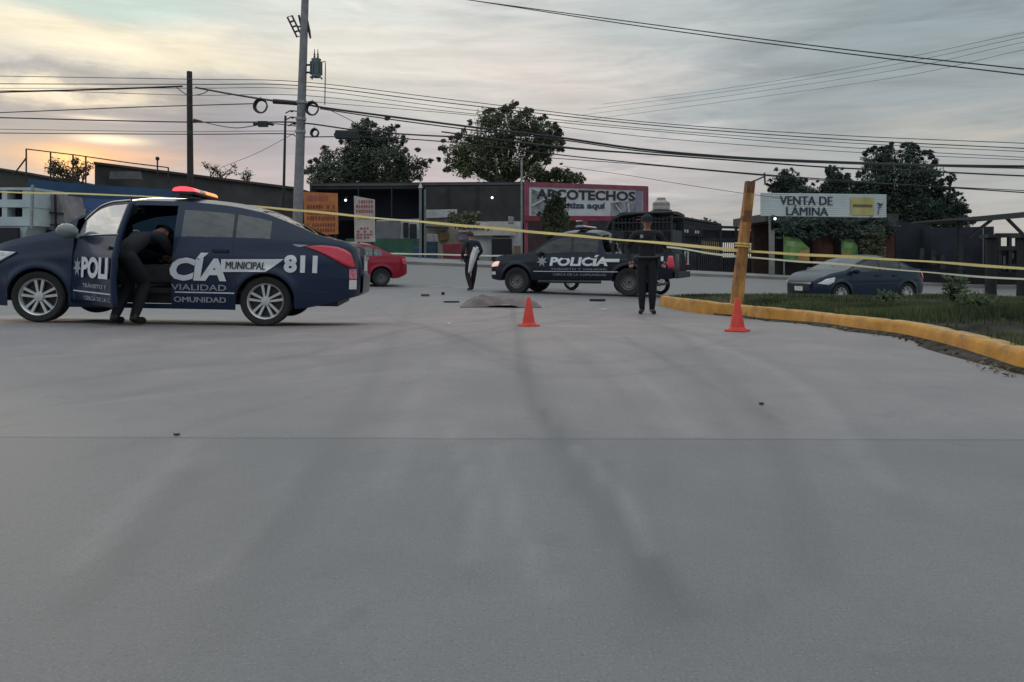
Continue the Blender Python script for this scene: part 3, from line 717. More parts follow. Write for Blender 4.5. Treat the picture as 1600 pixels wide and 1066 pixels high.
# ------------------------------------------------------------------ police sedan
SED = dict(w=[(-1.05,.54),(-1.02,.63),(-.93,.715),(-.74,.79),(-.42,.835),(0,.845),(1.3,.845),(2.4,.842),(2.8,.815),(3.05,.75),(3.2,.62),(3.28,.46),(3.30,.40)],
    zb=[(-1.05,.36),(-.7,.27),(-.40,.21),(.38,.18),(2.1,.18),(2.9,.18),(3.30,.24)],
    zt=[(-1.05,.90),(-.88,.955),(-.4,.985),(.3,.985),(1.0,.975),(2.1,.955),(2.4,.92),(2.85,.82),(3.15,.71),(3.30,.60)],
    zc=[(-1.05,.935),(-.98,.995),(-.8,1.025),(-.62,1.065),(-.27,1.225),(.13,1.38),(.55,1.458),(1.05,1.49),(1.4,1.488),(1.72,1.445),(1.95,1.35),(2.2,1.18),(2.42,1.03),(2.5,1.01),(2.8,.935),(3.05,.855),(3.22,.74),(3.30,.62)],
    axles=(0, 2.475), arch=.33, wheel_r=.288, rim_r=.207, paint=navy, tumble=.36, sill=.18,
    win=[(-.03,.36),(.395,.96),(1.10,2.07)], pillars=[(.36,.395),(.96,1.10)], ws=[1.66,2.40], bl=[-.62,.22], cabin=(2.2,-.1), seats=[(1.25,.36),(1.25,-.36),(.45,.36),(.45,-.36)],
    seams=[[(1.04,.97),(1.04,.24)],[(2.12,.95),(2.12,.24)],[(.40,.98),(.34,.70),(.41,.45),(.41,.24)],[(.41,.24),(2.12,.24)],[(-.72,.40),(-.42,.42),(-.34,.48)],[(2.8,.62),(3.05,.64)]],
    handles=[(.60,.86),(1.28,.86)], handle_mat=navy, mirror=(2.10,1.03),
    lamps=[('tail_lamp', [(-.44,.93),(-.62,.95),(-.84,.93),(-.955,.875),(-1.0,.715),(-.95,.69),(-.84,.745),(-.64,.85)], red_lens, .006),
           ('headlamp', [(2.72,.78),(2.98,.79),(3.16,.70),(3.25,.57),(3.16,.54),(2.98,.62)], clear_lens, .006)],
    open_door=(1.04,2.12))
DR, DF = 8.70, 8.44
ploc, pyaw = place(413, DR, 57, DF, 2.475, .84)
zr_ = gz((413-800)/F*DR, DR); zf_ = gz((57-800)/F*DF, DF); ploc.z = zr_
CAR, SB, (dm, dgl), _ = vehicle('police_sedan', 'dark blue police sedan numbered 811 with its front door standing open', 'car', SED, ploc, pyaw, None)
CAR.rotation_euler = (0, -math.atan((zf_-zr_)/2.475), pyaw)
# where a pixel of the photo falls on the sedan's near side, in the car's own x and z
def sinv(px, py, yl=.845):
    k = (px-800)/F; c, s_ = math.cos(pyaw), math.sin(pyaw); ax = ploc.x-yl*s_; ay = ploc.y+yl*c
    x = (k*ay-ax)/(c-k*s_); return x, CH-(py-HZ)/F*(ay+x*s_)-(zr_+(zf_-zr_)*x/2.475)
def sbox(x0, y0, x1, y1):                  # px box (left, bottom, right, top) -> local text box
    a = sinv(x0, y0); b_ = sinv(x1, y1); return a[0], a[1], b_[0], b_[1]
def car_text(s, x0, y0, x1, y1, mats, parent, name, bold=.03, shear=0.0, off=.006, tr=None):
    mb = MB(); mp = lambda u, v: (tr(SB.side(u, v, off)) if tr else SB.side(u, v, off)); text_on(mb, s, (x0, y0, x1, y1), mp, bold, shear)
    if bold == 0:                       # a heavier stroke: the same letters again, a hair aside and proud
        for k_ in (1, 2): w_ = (x1-x0)*.006*k_; text_on(mb, s, (x0+w_, y0, x1+w_, y1), (lambda u, v, q=off+.0015*k_: tr(SB.side(u, v, q)) if tr else SB.side(u, v, q)), 0, shear)
    return mb.build(name, mats, parent)
W_ = white_vinyl
car_text('CÍA', *sbox(263, 438, 352, 396), W_, CAR, 'lettering', .045, .12, .016)
b = MB(); fill_poly(b, [sinv(343,405), sinv(441,405), sinv(414,425), sinv(343,425)], SB.side, .014, 14, 5); b.build('banner', W_, CAR)
car_text('MUNICIPAL', *sbox(350, 420, 412, 410), dark_vinyl, CAR, 'lettering', 0, .12, .022)
car_text('811', *sbox(441, 426, 493, 399.5), W_, CAR, 'fleet_number', .05, 0, .019)
car_text('VIALIDAD', *sbox(266, 453, 352, 445.5), grey_vinyl, CAR, 'lettering', .004, 0, .012)
car_text('OMUNIDAD', *sbox(270, 472, 351, 465), grey_vinyl, CAR, 'lettering', 0, 0, .010)
lz = sinv(300, 458)[1]
b = MB(); fill_poly(b, [(1.0, lz), (.34, lz), (.34, lz+.014), (1.0, lz+.014)], SB.side, .005, 12, 1); b.build('stripe', W_, CAR)
b = MB(); fill_poly(b, [(-.28, .955), (-.47, .95), (-.36, .92)], SB.side, .005, 6, 2); b.build('badge', grey_vinyl, CAR)
# open door: the same skin, swung out about its front edge
hy = SB.side_y(2.12, .55); hp = Vector((2.12, hy, 0))
DOOR = MB(); DOOR.add([Vector(v)-hp for v in dm.v], dm.f)
do = DOOR.build('door', navy, CAR, smooth=True, sharp=50); do.location = hp; do.rotation_euler = (0, 0, R(-46))
md = do.modifiers.new('weld', 'WELD'); md.merge_threshold = .0008
md = do.modifiers.new('solid', 'SOLIDIFY'); md.thickness = .05; md.offset = -1
DG = MB(); DG.add([Vector(v)-hp for v in dgl.v], dgl.f); DG.build('window', boosted_glass, do, smooth=True)
tr = lambda v: v-hp
fr = MB(); rows_ = [SB.upper(x, .43, .006)-hp for x in np.linspace(1.05, 2.11, 14)]; fr.tube(rows_, .009, 6); fr.tube([SB.upper(x, .03, .008)-hp for x in np.linspace(1.05, 2.11, 10)], .007, 6); fr.build('window_trim', chrome, do, smooth=True)
car_text('POLI', 1.80, .525, 1.12, .755, W_, do, 'lettering', .045, 0, .017, tr)
car_text('TRÁNSITO Y', 1.78, .42, 1.16, .475, grey_vinyl, do, 'lettering', .025, 0, .008, tr)
car_text('CERCA DE LA C', 1.76, .285, 1.10, .33, grey_vinyl, do, 'lettering', .02, 0, .008, tr)
b = MB(); fill_poly(b, [(2.05, lz), (1.08, lz), (1.08, lz+.014), (2.05, lz+.014)], lambda x, z, o: SB.side(x, z, o)-hp, .007, 12, 1); b.build('stripe', W_, do)
def star(mb, cx, cz, r, mapper, n=7, k=.45):
    vs = [mapper(cx, cz)]
    for i in range(2*n):
        a = math.pi*i/n+math.pi/2; q = r if i % 2 == 0 else r*k; vs.append(mapper(cx+q*math.cos(a), cz+q*math.sin(a)))
    mb.add(vs, [(0, 1+i, 1+(i+1) % (2*n)) for i in range(2*n)])
b = MB(); star(b, 1.94, .64, .115, lambda u, v: SB.side(u, v, .008)-hp); b.build('emblem', grey_vinyl, do)
mi_ = MB(); p = SB.side(2.04, 1.03, .13)-hp; mi_.ball(p, (.075, .115, .085), 14); mi_.bar(SB.side(2.06, .97, 0)-hp, p, .05); mo = mi_.build('mirror', mat('mirror_shell', (.15,.18,.185), .3, 0, .1, 6, coat=.5), do, smooth=True)
dh = MB(); dh.bar(SB.side(1.28,.86,.024)-hp, SB.side(1.12,.857,.024)-hp, .022, .03); dh.build('door_handle', navy, do)
dl = MB(); dl.grid([[SB.side(x, z, -.058)-hp for z in (.30,.5,.7,.93)] for x in np.linspace(1.1, 2.06, 8)]); dl.box(SB.side(1.6, .62, -.09)-hp, (.6, .06, .05)); dl.build('door_lining', interior_m, do)
# roof light bar
lx = 1.05; rz = SB.zc(lx)
b = MB(); b.box((lx, -.01, rz+.045), (.26, .97, .03)); [b.box((lx, y, rz+.015), (.1, .06, .05)) for y in (-.42, .42)]; lb = b.build('light_bar', darkplastic, CAR)
lr = mat('beacon_red_lit', (.7,.06,.07), .15, 0, .2, 30, emit=(1,.10,.13), es=.9); la = mat('beacon_amber_lit', (.8,.25,.06), .15, 0, .25, 30, emit=(1,.20,.035), es=1.5); lg = mat('beacon_dark_lens', (.12,.08,.06), .12, 0, .2, 20, coat=.8)
def lens(y0, y1, m):
    q = MB(); q.grid([[(lx+.135*math.cos(t)*.95, y, rz+.062+.058*math.sin(t)**.7 if math.sin(t) > 0 else rz+.062) for t in np.linspace(0, math.pi, 12)] for y in np.linspace(y0, y1, 8)])
    for y in (y0, y1): q.add([(lx+.135*math.cos(t)*.95, y, rz+.062+.058*max(0, math.sin(t))**.7) for t in np.linspace(0, math.pi, 12)], [tuple(range(12))])
    q.build('beacon', m, lb, smooth=True, sharp=60)
LENS = lens
lens(.26, .48, lr); lens(.02, .26, lg); lens(-.50, .02, la)
# rear: bumper cover, plate, stickers, chrome
b = MB(); b.grid([[(SB.warp(-1.055, z)-.03+.02*abs(y)**2, y, z) for z in (.37,.43,.5,.57,.60)] for y in np.linspace(-.5, .5, 9)]); b.build('rear_bumper', black_blue, CAR, smooth=True)
b = MB(); b.box((-1.07, 0, .82), (.012, .5, .06)); b.build('boot_trim', chrome, CAR)
b = MB(); b.box((-1.06, 0, .72), (.012, .34, .14)); b.build('licence_plate', plate_m, CAR)
stk = mat('sticker_red', (.55,.18,.22), .5, 0, .35, 30)
for z0, z1, m in ((.56, .68, stk), (.44, .55, plate_m)):
    b = MB(); fill_poly(b, [(-.935, z0), (-1.015, z0), (-1.015, z1), (-.935, z1)], SB.side, .006, 5, 3); b.build('sticker', m, CAR)
b = MB(); b.ball((1.7, 0, SB.zc(1.7)-.12), (.03, .12, .035), 10); b.build('rear_view_mirror', darkplastic, CAR)

# ------------------------------------------------------------------ red sedan
REDS = dict(w=[(-.84,.50),(-.81,.62),(-.73,.70),(-.5,.78),(0,.80),(1.2,.80),(2.4,.795),(2.75,.76),(3.0,.66),(3.15,.48)],
    zb=[(-.84,.38),(-.5,.25),(.4,.2),(2.2,.2),(3.15,.25)], zt=[(-.84,.86),(-.7,.93),(-.2,.94),(1.0,.90),(2.1,.88),(2.6,.80),(3.0,.70),(3.15,.58)],
    zc=[(-.84,.90),(-.76,.955),(-.55,.985),(-.42,1.0),(-.15,1.12),(.15,1.27),(.42,1.36),(.8,1.405),(1.2,1.40),(1.5,1.33),(1.85,1.15),(2.12,.97),(2.6,.89),(3.0,.75),(3.15,.60)],
    axles=(0, 2.44), arch=.345, wheel_r=.285, rim_r=.175, rim=steel_rim, wheel_style='steel', paint=red_paint, win=[(-.02,.22),(.27,.98),(1.04,1.95)], pillars=[(.22,.27),(.98,1.04)], ws=[1.36,2.08], bl=[-.38,.3],
    cabin=(2.0,-.1), seats=[(1.1,.34),(1.1,-.34),(.25,0)], seams=[[(1.0,.90),(1.0,.25)],[(2.02,.88),(2.02,.25)],[(.36,.92),(.33,.7),(.42,.45),(.42,.25)]], handles=[(.58,.79),(1.22,.79)], handle_mat=darkplastic, mirror=(1.95,.93),
    lamps=[('tail_lamp', [(-.64,.86),(-.79,.84),(-.80,.66),(-.67,.68)], red_lens, .004), ('headlamp', [(2.75,.70),(3.0,.66),(3.1,.54),(2.8,.56)], clear_lens, .004)])
rl, ry = place(596, 23.6, 474, 22.95, 2.44, .79)
vehicle('red_car', 'red sedan half hidden behind the tail of the police sedan', 'car', REDS, rl, ry)

# ------------------------------------------------------------------ dark teal blue car
BLUS = dict(w=[(-.90,.52),(-.85,.64),(-.72,.74),(-.4,.82),(0,.84),(1.2,.845),(2.5,.84),(2.85,.80),(3.1,.70),(3.25,.52),(3.28,.46)],
    zb=[(-.90,.40),(-.5,.25),(.4,.2),(2.2,.2),(3.28,.24)], zt=[(-.90,.90),(-.7,.95),(0,.95),(1.0,.93),(2.1,.92),(2.7,.84),(3.1,.74),(3.28,.62)],
    zc=[(-.90,.97),(-.8,1.01),(-.55,1.035),(-.38,1.06),(0,1.24),(.35,1.38),(.8,1.45),(1.2,1.44),(1.55,1.36),(1.95,1.17),(2.3,1.01),(2.75,.93),(3.1,.80),(3.28,.66)],
    axles=(0, 2.52), arch=.355, wheel_r=.31, rim_r=.21, spokes=6, paint=teal_paint, win=[(-.12,.18),(.24,.98),(1.05,2.1)], pillars=[(.18,.24),(.98,1.05)], ws=[1.42,2.26], bl=[-.5,.2], rear_glass=dark_glass, glass=glass('green_tint_glass', (.30,.38,.36)),
    cabin=(2.1,-.1), seats=[(1.1,.36),(1.1,-.36),(.25,0)], seams=[[(1.0,.95),(1.0,.25)],[(2.15,.92),(2.15,.25)],[(.4,.98),(.36,.7),(.44,.45),(.44,.25)]], handles=[(.58,.84),(1.24,.84)], mirror=(2.05,.98),
    lamps=[('tail_lamp', [(-.60,.96),(-.84,.93),(-.87,.72),(-.68,.76)], red_lens, .004), ('headlamp', [(2.72,.80),(3.0,.75),(3.19,.62),(2.95,.58),(2.78,.66)], clear_lens, .006)])
bl_, by = place(1418, 22.3, 1293, 21.2, 2.52, .83)
BC, BB, _, _ = vehicle('blue_car', 'dark teal blue sedan on the road behind the grass island', 'car', BLUS, bl_, by)
b = MB(); b.grid([[(BB.warp(3.285, z)+.012-.05*abs(y)**2, y, z) for z in (.60,.625,.65)] for y in np.linspace(-.46, .46, 9)]); b.build('grille_bar', chrome, BC)
b = MB(); b.grid([[(BB.warp(3.285, z)+.010-.05*abs(y)**2, y, z) for z in (.40,.47,.54,.59)] for y in np.linspace(-.42, .42, 9)]); b.build('grille', darkplastic, BC)
b = MB(); b.box((3.30, .0, .47), (.012, .32, .13)); b.build('licence_plate', plate_m, BC)
b = MB(); b.grid([[(BB.warp(3.285, z)+.02-.06*abs(y)**2, y, z) for z in (.25,.28)] for y in np.linspace(-.5, .5, 9)]); b.build('bumper_lip', chrome, BC)

# ------------------------------------------------------------------ police pickup
PK = dict(w=[(-1.22,.80),(-1.2,.86),(-1.1,.895),(0,.91),(1.5,.915),(3.3,.915),(3.7,.88),(3.98,.78),(4.14,.60),(4.18,.52)],
    zb=[(-1.22,.50),(-.8,.46),(0,.42),(.5,.40),(2.7,.40),(3.6,.36),(4.18,.42)], sill=.4,
    zt=[(-1.22,1.12),(-.2,1.12),(.55,1.12),(1.0,1.12),(2.4,1.10),(2.75,1.08),(3.5,1.03),(3.95,.97),(4.18,.84)],
    zc=[(-1.22,1.125),(0,1.125),(.62,1.125),(.70,1.30),(.78,1.62),(.90,1.76),(1.2,1.80),(1.7,1.80),(2.0,1.755),(2.3,1.58),(2.62,1.32),(2.82,1.19),(2.95,1.165),(3.5,1.12),(4.0,1.03),(4.18,.87)],
    axles=(0, 3.22), arch=.45, wheel_r=.375, rim_r=.215, rim=steel_rim, wheel_style='steel', tyre_w=.25, paint=black_blue, tumble=.26, bulge=.2,
    win=[(.86,1.55),(1.63,2.55)], pillars=[(1.55,1.63)], ws=[2.02,2.80], bl=[.66,.80], rear_glass=dark_glass, glass=dark_glass, cabin=(2.7,.95), seats=[(1.75,.4),(1.75,-.4),(1.05,0)],
    seams=[[(1.59,1.11),(1.59,.46)],[(2.62,1.09),(2.62,.46)],[(.84,1.11),(.80,.8),(.80,.46)],[(.66,1.11),(.66,.44)]], handles=[(1.05,1.02),(1.85,1.02)], handle_mat=darkplastic, mirror=(2.5,1.14), mirror_mat=darkplastic,
    lamps=[('tail_lamp', [(-1.02,1.08),(-1.20,1.06),(-1.205,.74),(-1.06,.74)], red_lens, .006), ('headlamp', [(3.76,.91),(3.94,.90),(4.10,.82),(4.07,.75),(3.80,.78)], lamp_on, .012)])
kl, ky_ = place(982, 20.0, 803, 21.3, 3.22, .90)
PU, KB, _, _ = vehicle('police_pickup', 'dark police pickup with POLICÍA on its side and a rack over its bed', 'pickup', PK, kl, ky_)
def kt(s, x0, z0, x1, z1, m, name='lettering', bold=.03, shear=0., off=.022):
    mb = MB(); text_on(mb, s, (x0, z0, x1, z1), lambda u, v: KB.side(u, v, off), bold, shear); return mb.build(name, m, PU)
kt('POLICÍA', 2.22, .79, .56, 1.09, white_vinyl, 'lettering', .045, .12)
b = MB(); fill_poly(b, [(.66,.985),(.24,.985),(.24,.90),(.66,.90)], KB.side, .02, 6, 2); b.build('banner', white_vinyl, PU)
kt('TRÁNSITO Y VIALIDAD', 2.18, .68, .58, .74, grey_vinyl, 'lettering', .004)
kt('CERCA DE LA COMUNIDAD', 2.12, .525, .60, .585, grey_vinyl, 'lettering', 0)
b = MB(); fill_poly(b, [(2.7,.63),(.28,.63),(.28,.648),(2.7,.648)], KB.side, .012, 20, 1); b.build('stripe', white_vinyl, PU)
b = MB(); star(b, 2.44, .92, .165, lambda u, v: KB.side(u, v, .024)); b.build('emblem', grey_vinyl, PU)
b = MB(); fill_poly(b, [(3.90,.62),(4.10,.62),(4.10,.53),(3.90,.53)], KB.side, .01, 5, 2); b.build('front_sticker', plate_m, PU)
b = MB(); b.box((-1.26, 0, .56), (.10, 1.7, .16)); b.build('rear_bumper', darkplastic, PU)
b = MB(); fill_poly(b, [(-.86,1.05),(-.96,1.05),(-.96,.93),(-.86,.93)], KB.side, .008, 3, 2); b.build('side_sticker', white_vinyl, PU)
b = MB(); b.tube([KB.side(2.55,.36,.05), KB.side(1.6,.36,.06), KB.side(.75,.36,.05)], .04, 8); b.build('side_step', darkplastic, PU)
# light bar
lx = 1.45; rz = KB.zc(lx)
b = MB(); b.box((lx, 0, rz+.05), (.26, 1.2, .04)); [b.box((lx, y, rz+.02), (.1, .06, .06)) for y in (-.45, .45)]; lb = b.build('light_bar', darkplastic, PU)
pr = mat('beacon_red_lens', (.45,.03,.05), .15, 0, .2, 30, coat=.6, emit=(1,.1,.14), es=.25); pb = mat('beacon_pale_lens', (.28,.40,.42), .15, 0, .2, 30, coat=.6)
lens(-.6, -.1, pb); lens(-.1, .25, pr); lens(.25, .6, pb)
# rack over the bed: hoops, rails, wire sides, bench
b = MB()
for s_ in (1, -1):
    y = s_*.80
    for x in (.45, -.35, -1.12): b.bar((x, y, 1.10), (x, y, 2.12), .05)
    b.tube([(.62, y, 1.80), (.50, y, 2.02), (.20, y, 2.16), (-.35, y, 2.20), (-1.14, y, 2.20)], .032, 8)
    for z in (1.42, 1.72, 1.95): b.bar((.45, y, z), (-1.12, y, z), .035)
    for k in range(16): x = .40-.10*k; b.bar((x, y, 1.12), (x, y, 2.08), .016)
for x in (.62, .20, -.35, -1.14): b.bar((x, -.80, 2.19 if x < .3 else 1.80), (x, .80, 2.19 if x < .3 else 1.80), .05)
b.build('bed_rack', dark_steel, PU)
b = MB(); b.box((-.36, -.77, 1.62), (1.5, .02, .94)); b.box((-1.10, 0, 1.45), (.02, 1.5, .62)); b.build('rack_panel', mat('rack_panel_paint', (.022,.03,.036), .6), PU)
b = MB(); b.grid([[(x, y, 2.225+.03*(1-(y/.8)**2)) for y in np.linspace(-.8, .8, 5)] for x in (.2, -.4, -1.14)]); b.grid([[(x, y, z) for y in (-.8, .8)] for x, z in ((.2,2.21), (.5,2.05), (.6,1.84))]); o = b.build('rack_canopy', mat('canopy_cloth', (.035,.045,.05), .9, 0, .2, 6), PU); o.modifiers.new('solid', 'SOLIDIFY').thickness = .02
b = MB(); b.box((-.35, 0, 1.32), (1.4, .5, .42)); b.box((-.35, 0, 1.70), (1.4, .1, .5)); o = b.build('bench', mat('bench_vinyl', (.02,.025,.03), .6), PU)

# ------------------------------------------------------------------ motorcycles behind the pickup
def motorcycle():
    t = thing('motorcycle', '', 'motorcycle', (0,0,0), 0, 'motorcycles parked behind the police pickup')
    for x in (0, 1.3):
        q = MB(); q.lathe([(.20,-.05),(.25,-.06),(.29,-.045),(.305,0),(.29,.045),(.25,.06),(.20,.05)], 28, 'y'); wv = q.build('wheel', rubber, t, smooth=True); wv.location = (x, 0, .305)
        q = MB(); q.lathe([(.205,-.03),(.19,0),(.205,.03)], 28, 'y'); q.lathe([(.03,-.05),(.04,0),(.03,.05)], 12, 'y')
        for k in range(9): a = 2*math.pi*k/9; q.bar((.03*math.cos(a), 0, .03*math.sin(a)), (.2*math.cos(a), 0, .2*math.sin(a)), .014)
        q.build('rim', alloy, wv, smooth=True)
    q = MB(); q.tube([(0,.08,.31),(.45,.1,.42),(.75,.1,.36),(.95,.06,.70),(1.05,.03,.86)], .025, 6); q.tube([(0,-.08,.31),(.45,-.1,.42),(.75,-.1,.36),(.95,-.06,.70),(1.05,-.03,.86)], .025, 6); q.tube([(-.25,0,.78),(.3,0,.72),(.6,0,.62),(1.0,0,.8)], .03, 6); q.build('frame', dark_steel, t)
    q = MB(); q.tube([(1.3,.07,.305),(1.08,.07,.90)], .024, 8); q.tube([(1.3,-.07,.305),(1.08,-.07,.90)], .024, 8); q.build('fork', steel, t)
    q = MB(); q.ball((.62,0,.42), (.2,.15,.16), 10); q.tube([(.6,.14,.3),(.2,.16,.26),(-.3,.16,.34)], .035, 8); q.build('engine', mat('engine_metal', (.18,.18,.18), .4, .6, .3, 12), t, smooth=True)
    q = MB(); q.ball((.74,0,.84), (.27,.14,.12), 12); q.build('tank', black_blue, t, smooth=True)
    q = MB(); q.ball((.2,0,.80), (.38,.13,.06), 12); q.build('seat', darkplastic, t, smooth=True)
    q = MB(); q.tube([(.93,.36,1.0),(1.02,.2,1.02),(1.06,0,.97),(1.02,-.2,1.02),(.93,-.36,1.0)], .014, 6); q.ball((1.17,0,.86), (.08,.09,.09), 10); q.build('handlebar', dark_steel, t)
    q = MB(); q.grid([[(1.3+.335*math.cos(a), y, .305+.335*math.sin(a)) for y in (-.06,0,.06)] for a in np.linspace(.5, 2.6, 8)]); q.grid([[(.0+.345*math.cos(a), y, .305+.345*math.sin(a)) for y in (-.07,0,.07)] for a in np.linspace(.9, 2.7, 8)]); q.build('mudguard', black_blue, t)
    return t
def copy_tree(o, parent=None):
    c = o.copy(); COL.objects.link(c); c.parent = parent
    for ch in list(o.children): copy_tree(ch, c)
    return c
mt = motorcycle(); m2 = copy_tree(mt)
for o, (pa, da, pb_, db), lab in ((mt, (893, 23.9, 844, 24.75), 'motorcycle whose two wheels show under the middle of the police pickup'), (m2, (1032, 22.2, 975, 23.0), 'motorcycle whose wheel shows behind the legs of the officer facing us')):
    a = onground(pa, da); c = onground(pb_, db); o.location = a; o.rotation_euler = (0, 0, math.atan2(c.y-a.y, c.x-a.x)); o['label'] = lab
#@@PEOPLE
# ================================================================== people
skin_m = mat('skin', (.30,.15,.11), .55, 0, .1, 20)
uni_dark = mat('navy_uniform', (.006,.008,.014), .85, 0, .3, 9, .2)
uni_trous = mat('uniform_trousers', (.005,.0065,.011), .85, 0, .3, 9, .2)
jacket_m = mat('dark_jacket', (.016,.016,.028), .85, 0, .3, 9, .2)
trous2 = mat('dark_trousers', (.014,.010,.013), .85, 0, .3, 9, .2)
boot_m = mat('black_boots', (.008,.008,.009), .4, 0, .2, 20)
hair_m = mat('black_hair', (.010,.008,.007), .7, 0, .3, 30)
white_cloth = mat('white_cloth', (.62,.60,.62), .85, 0, .08, 6)
def skin_graph(nodes, edges, root, sub=2):
    names = list(nodes); ix = {n: i for i, n in enumerate(names)}
    me = bpy.data.meshes.new('g'); me.from_pydata([nodes[n][0] for n in names], [(ix[a], ix[b_]) for a, b_ in edges], [])
    o = bpy.data.objects.new('g', me); COL.objects.link(o)
    sm = o.modifiers.new('skin', 'SKIN'); sm.use_smooth_shade = True; sm.branch_smoothing = .6
    sd_ = o.modifiers.new('sub', 'SUBSURF'); sd_.levels = sub; sd_.render_levels = sub
    for n in names:
        v = me.skin_vertices[0].data[ix[n]]; r = nodes[n][1]; v.radius = r if isinstance(r, tuple) else (r, r); v.use_root = (n == root)
    dg = bpy.context.evaluated_depsgraph_get(); dg.update(); m = bpy.data.meshes.new_from_object(o.evaluated_get(dg))
    vs = [tuple(v.co) for v in m.vertices]; fs = [tuple(p.vertices) for p in m.polygons]
    bpy.data.objects.remove(o); bpy.data.meshes.remove(me); bpy.data.meshes.remove(m); return vs, fs
def seg_d(p, a, b):
    d = b-a; t = max(0, min(1, (p-a).dot(d)/max(1e-9, d.dot(d)))); return (p-a-d*t).length
def person(label, loc, rotz, J, mats, hair='cap', group=None, scale=1.0, bulk=1.22, belt=True):
    """J: joint positions in the person's frame, +y is where the body faces"""
    T = thing('person', label, 'person', loc, rotz, group); T.scale = (scale,)*3
    V = {k: Vector(v) for k, v in J.items()}
    nd = {'pelvis': (V['pelvis'], (.150,.115)), 'waist': (V['pelvis'].lerp(V['chest'], .45), (.135,.105)), 'chest': (V['chest'], (.165,.115)), 'collar': (V['chest'].lerp(V['neck'], .62), (.105,.085)),
          'neck': (V['neck'], .056), 'jaw': (V['neck'].lerp(V['head'], .55), (.066,.072)), 'head': (V['head'], (.082,.094)), 'crown': (V['head']+(V['head']-V['neck']).normalized()*.075, (.066,.076))}
    ed = [('pelvis','waist'),('waist','chest'),('chest','collar'),('collar','neck'),('neck','jaw'),('jaw','head'),('head','crown')]
    bones = [('pelvis','waist',1),('waist','chest',0),('chest','collar',0),('neck','crown',2)]
    for s_ in 'LR':
        hip, kn, an, sh, elb, wr = (V[k+s_] for k in ('hip','knee','ankle','shoulder','elbow','wrist')); toe = V['toe'+s_]
        nd['hip'+s_] = (hip, .098); nd['thigh'+s_] = (hip.lerp(kn, .5), .085); nd['knee'+s_] = (kn, .068); nd['calf'+s_] = (kn.lerp(an, .4), .064); nd['ankle'+s_] = (an, .052); nd['heel'+s_] = (Vector((an.x, an.y, .05))+(an-toe).normalized()*.03, .050); nd['toe'+s_] = (toe, (.046,.036))
        ed += [('pelvis','hip'+s_),('hip'+s_,'thigh'+s_),('thigh'+s_,'knee'+s_),('knee'+s_,'calf'+s_),('calf'+s_,'ankle'+s_),('ankle'+s_,'heel'+s_),('heel'+s_,'toe'+s_)]
        nd['sh'+s_] = (sh, .068); nd['ua'+s_] = (sh.lerp(elb, .5), .056); nd['el'+s_] = (elb, .047); nd['fa'+s_] = (elb.lerp(wr, .4), .045); nd['wr'+s_] = (wr, .032)
        hd = V.get('hand'+s_, wr+(wr-elb).normalized()*.09); nd['palm'+s_] = (hd, (.040,.020))
        ed += [('collar','sh'+s_),('sh'+s_,'ua'+s_),('ua'+s_,'el'+s_),('el'+s_,'fa'+s_),('fa'+s_,'wr'+s_),('wr'+s_,'palm'+s_)]
        bones += [('hip'+s_,'knee'+s_,1),('knee'+s_,'ankle'+s_,1),('heel'+s_,'toe'+s_,3),('sh'+s_,'el'+s_,0),('el'+s_,'wr'+s_,0),('wr'+s_,'palm'+s_,2)]
    for k in nd:
        if k[:4] in ('pelv','wais','ches','coll','thig','knee','calf') or k[:2] in ('sh','ua','el','fa') or k[:3] == 'hip':
            r = nd[k][1]; nd[k] = (nd[k][0], tuple(q*bulk for q in r) if isinstance(r, tuple) else r*bulk)
    vs, fs = skin_graph(nd, ed, 'pelvis'); mb = MB(); mb.v = vs; mb.f = fs
    bb = [(nd[a][0], nd[b_][0], m) for a, b_, m in bones]
    for f in fs:
        c = sum((Vector(vs[i]) for i in f), Vector())/len(f); best = min(bb, key=lambda q: seg_d(c, q[0], q[1])-(.03 if q[2] in (0,1) else 0)); mi = best[2]
        if c.z < .115 and mi == 1 and min((c-V['ankleL']).length, (c-V['ankleR']).length) < .16: mi = 3
        mb.m.append(mi)
    # fingers: five on each hand, curled
    for s_, sg in (('L', -1), ('R', 1)):
        wr, hd = V['wrist'+s_], nd['palm'+s_][0]; d = (hd-wr).normalized(); side_ = d.cross(Vector((0,1,0))); side_ = side_.normalized() if side_.length > .2 else Vector((1,0,0)); inn = d.cross(side_).normalized()
        if inn.dot(Vector((-sg, .3, 0))) < 0: inn = -inn
        for k, (o_, ln) in enumerate(((-.028,.070),(-.009,.080),(.010,.076),(.028,.060))):
            r0 = hd+d*.022+side_*o_; r1 = r0+d*ln*.45+inn*.006; r2 = r1+d*ln*.28+inn*ln*.22; r3 = r2+d*ln*.1+inn*ln*.28
            fv, ff = skin_graph({'a': (r0-d*.02, .010), 'b': (r1, .0095), 'c': (r2, .009), 'd': (r3, .007)}, [('a','b'),('b','c'),('c','d')], 'a', 1); mb.add(fv, ff, 2)
        t0 = wr+d*.035+side_*(-.03); fv, ff = skin_graph({'a': (t0, .013), 'b': (t0+d*.032-side_*.022+inn*.01, .011), 'c': (t0+d*.062-side_*.026+inn*.024, .008)}, [('a','b'),('b','c')], 'a', 1); mb.add(fv, ff, 2)
    bo = mb.build('body', mats, T, smooth=True, sharp=180)
    # face: axes of the head
    up = (V['head']-V['neck']).normalized(); fw = V.get('look', Vector((0,1,0))); fw = (fw-up*fw.dot(up)).normalized(); rt = fw.cross(up)
    H = V['head']
    q = MB(); q.ball(H+fw*.098-up*.018, (.013,.013,.02), 8); q.tube([H+fw*.088+up*.015, H+fw*.108-up*.022], [.007,.012], 6); q.build('nose', skin_m, bo, smooth=True)
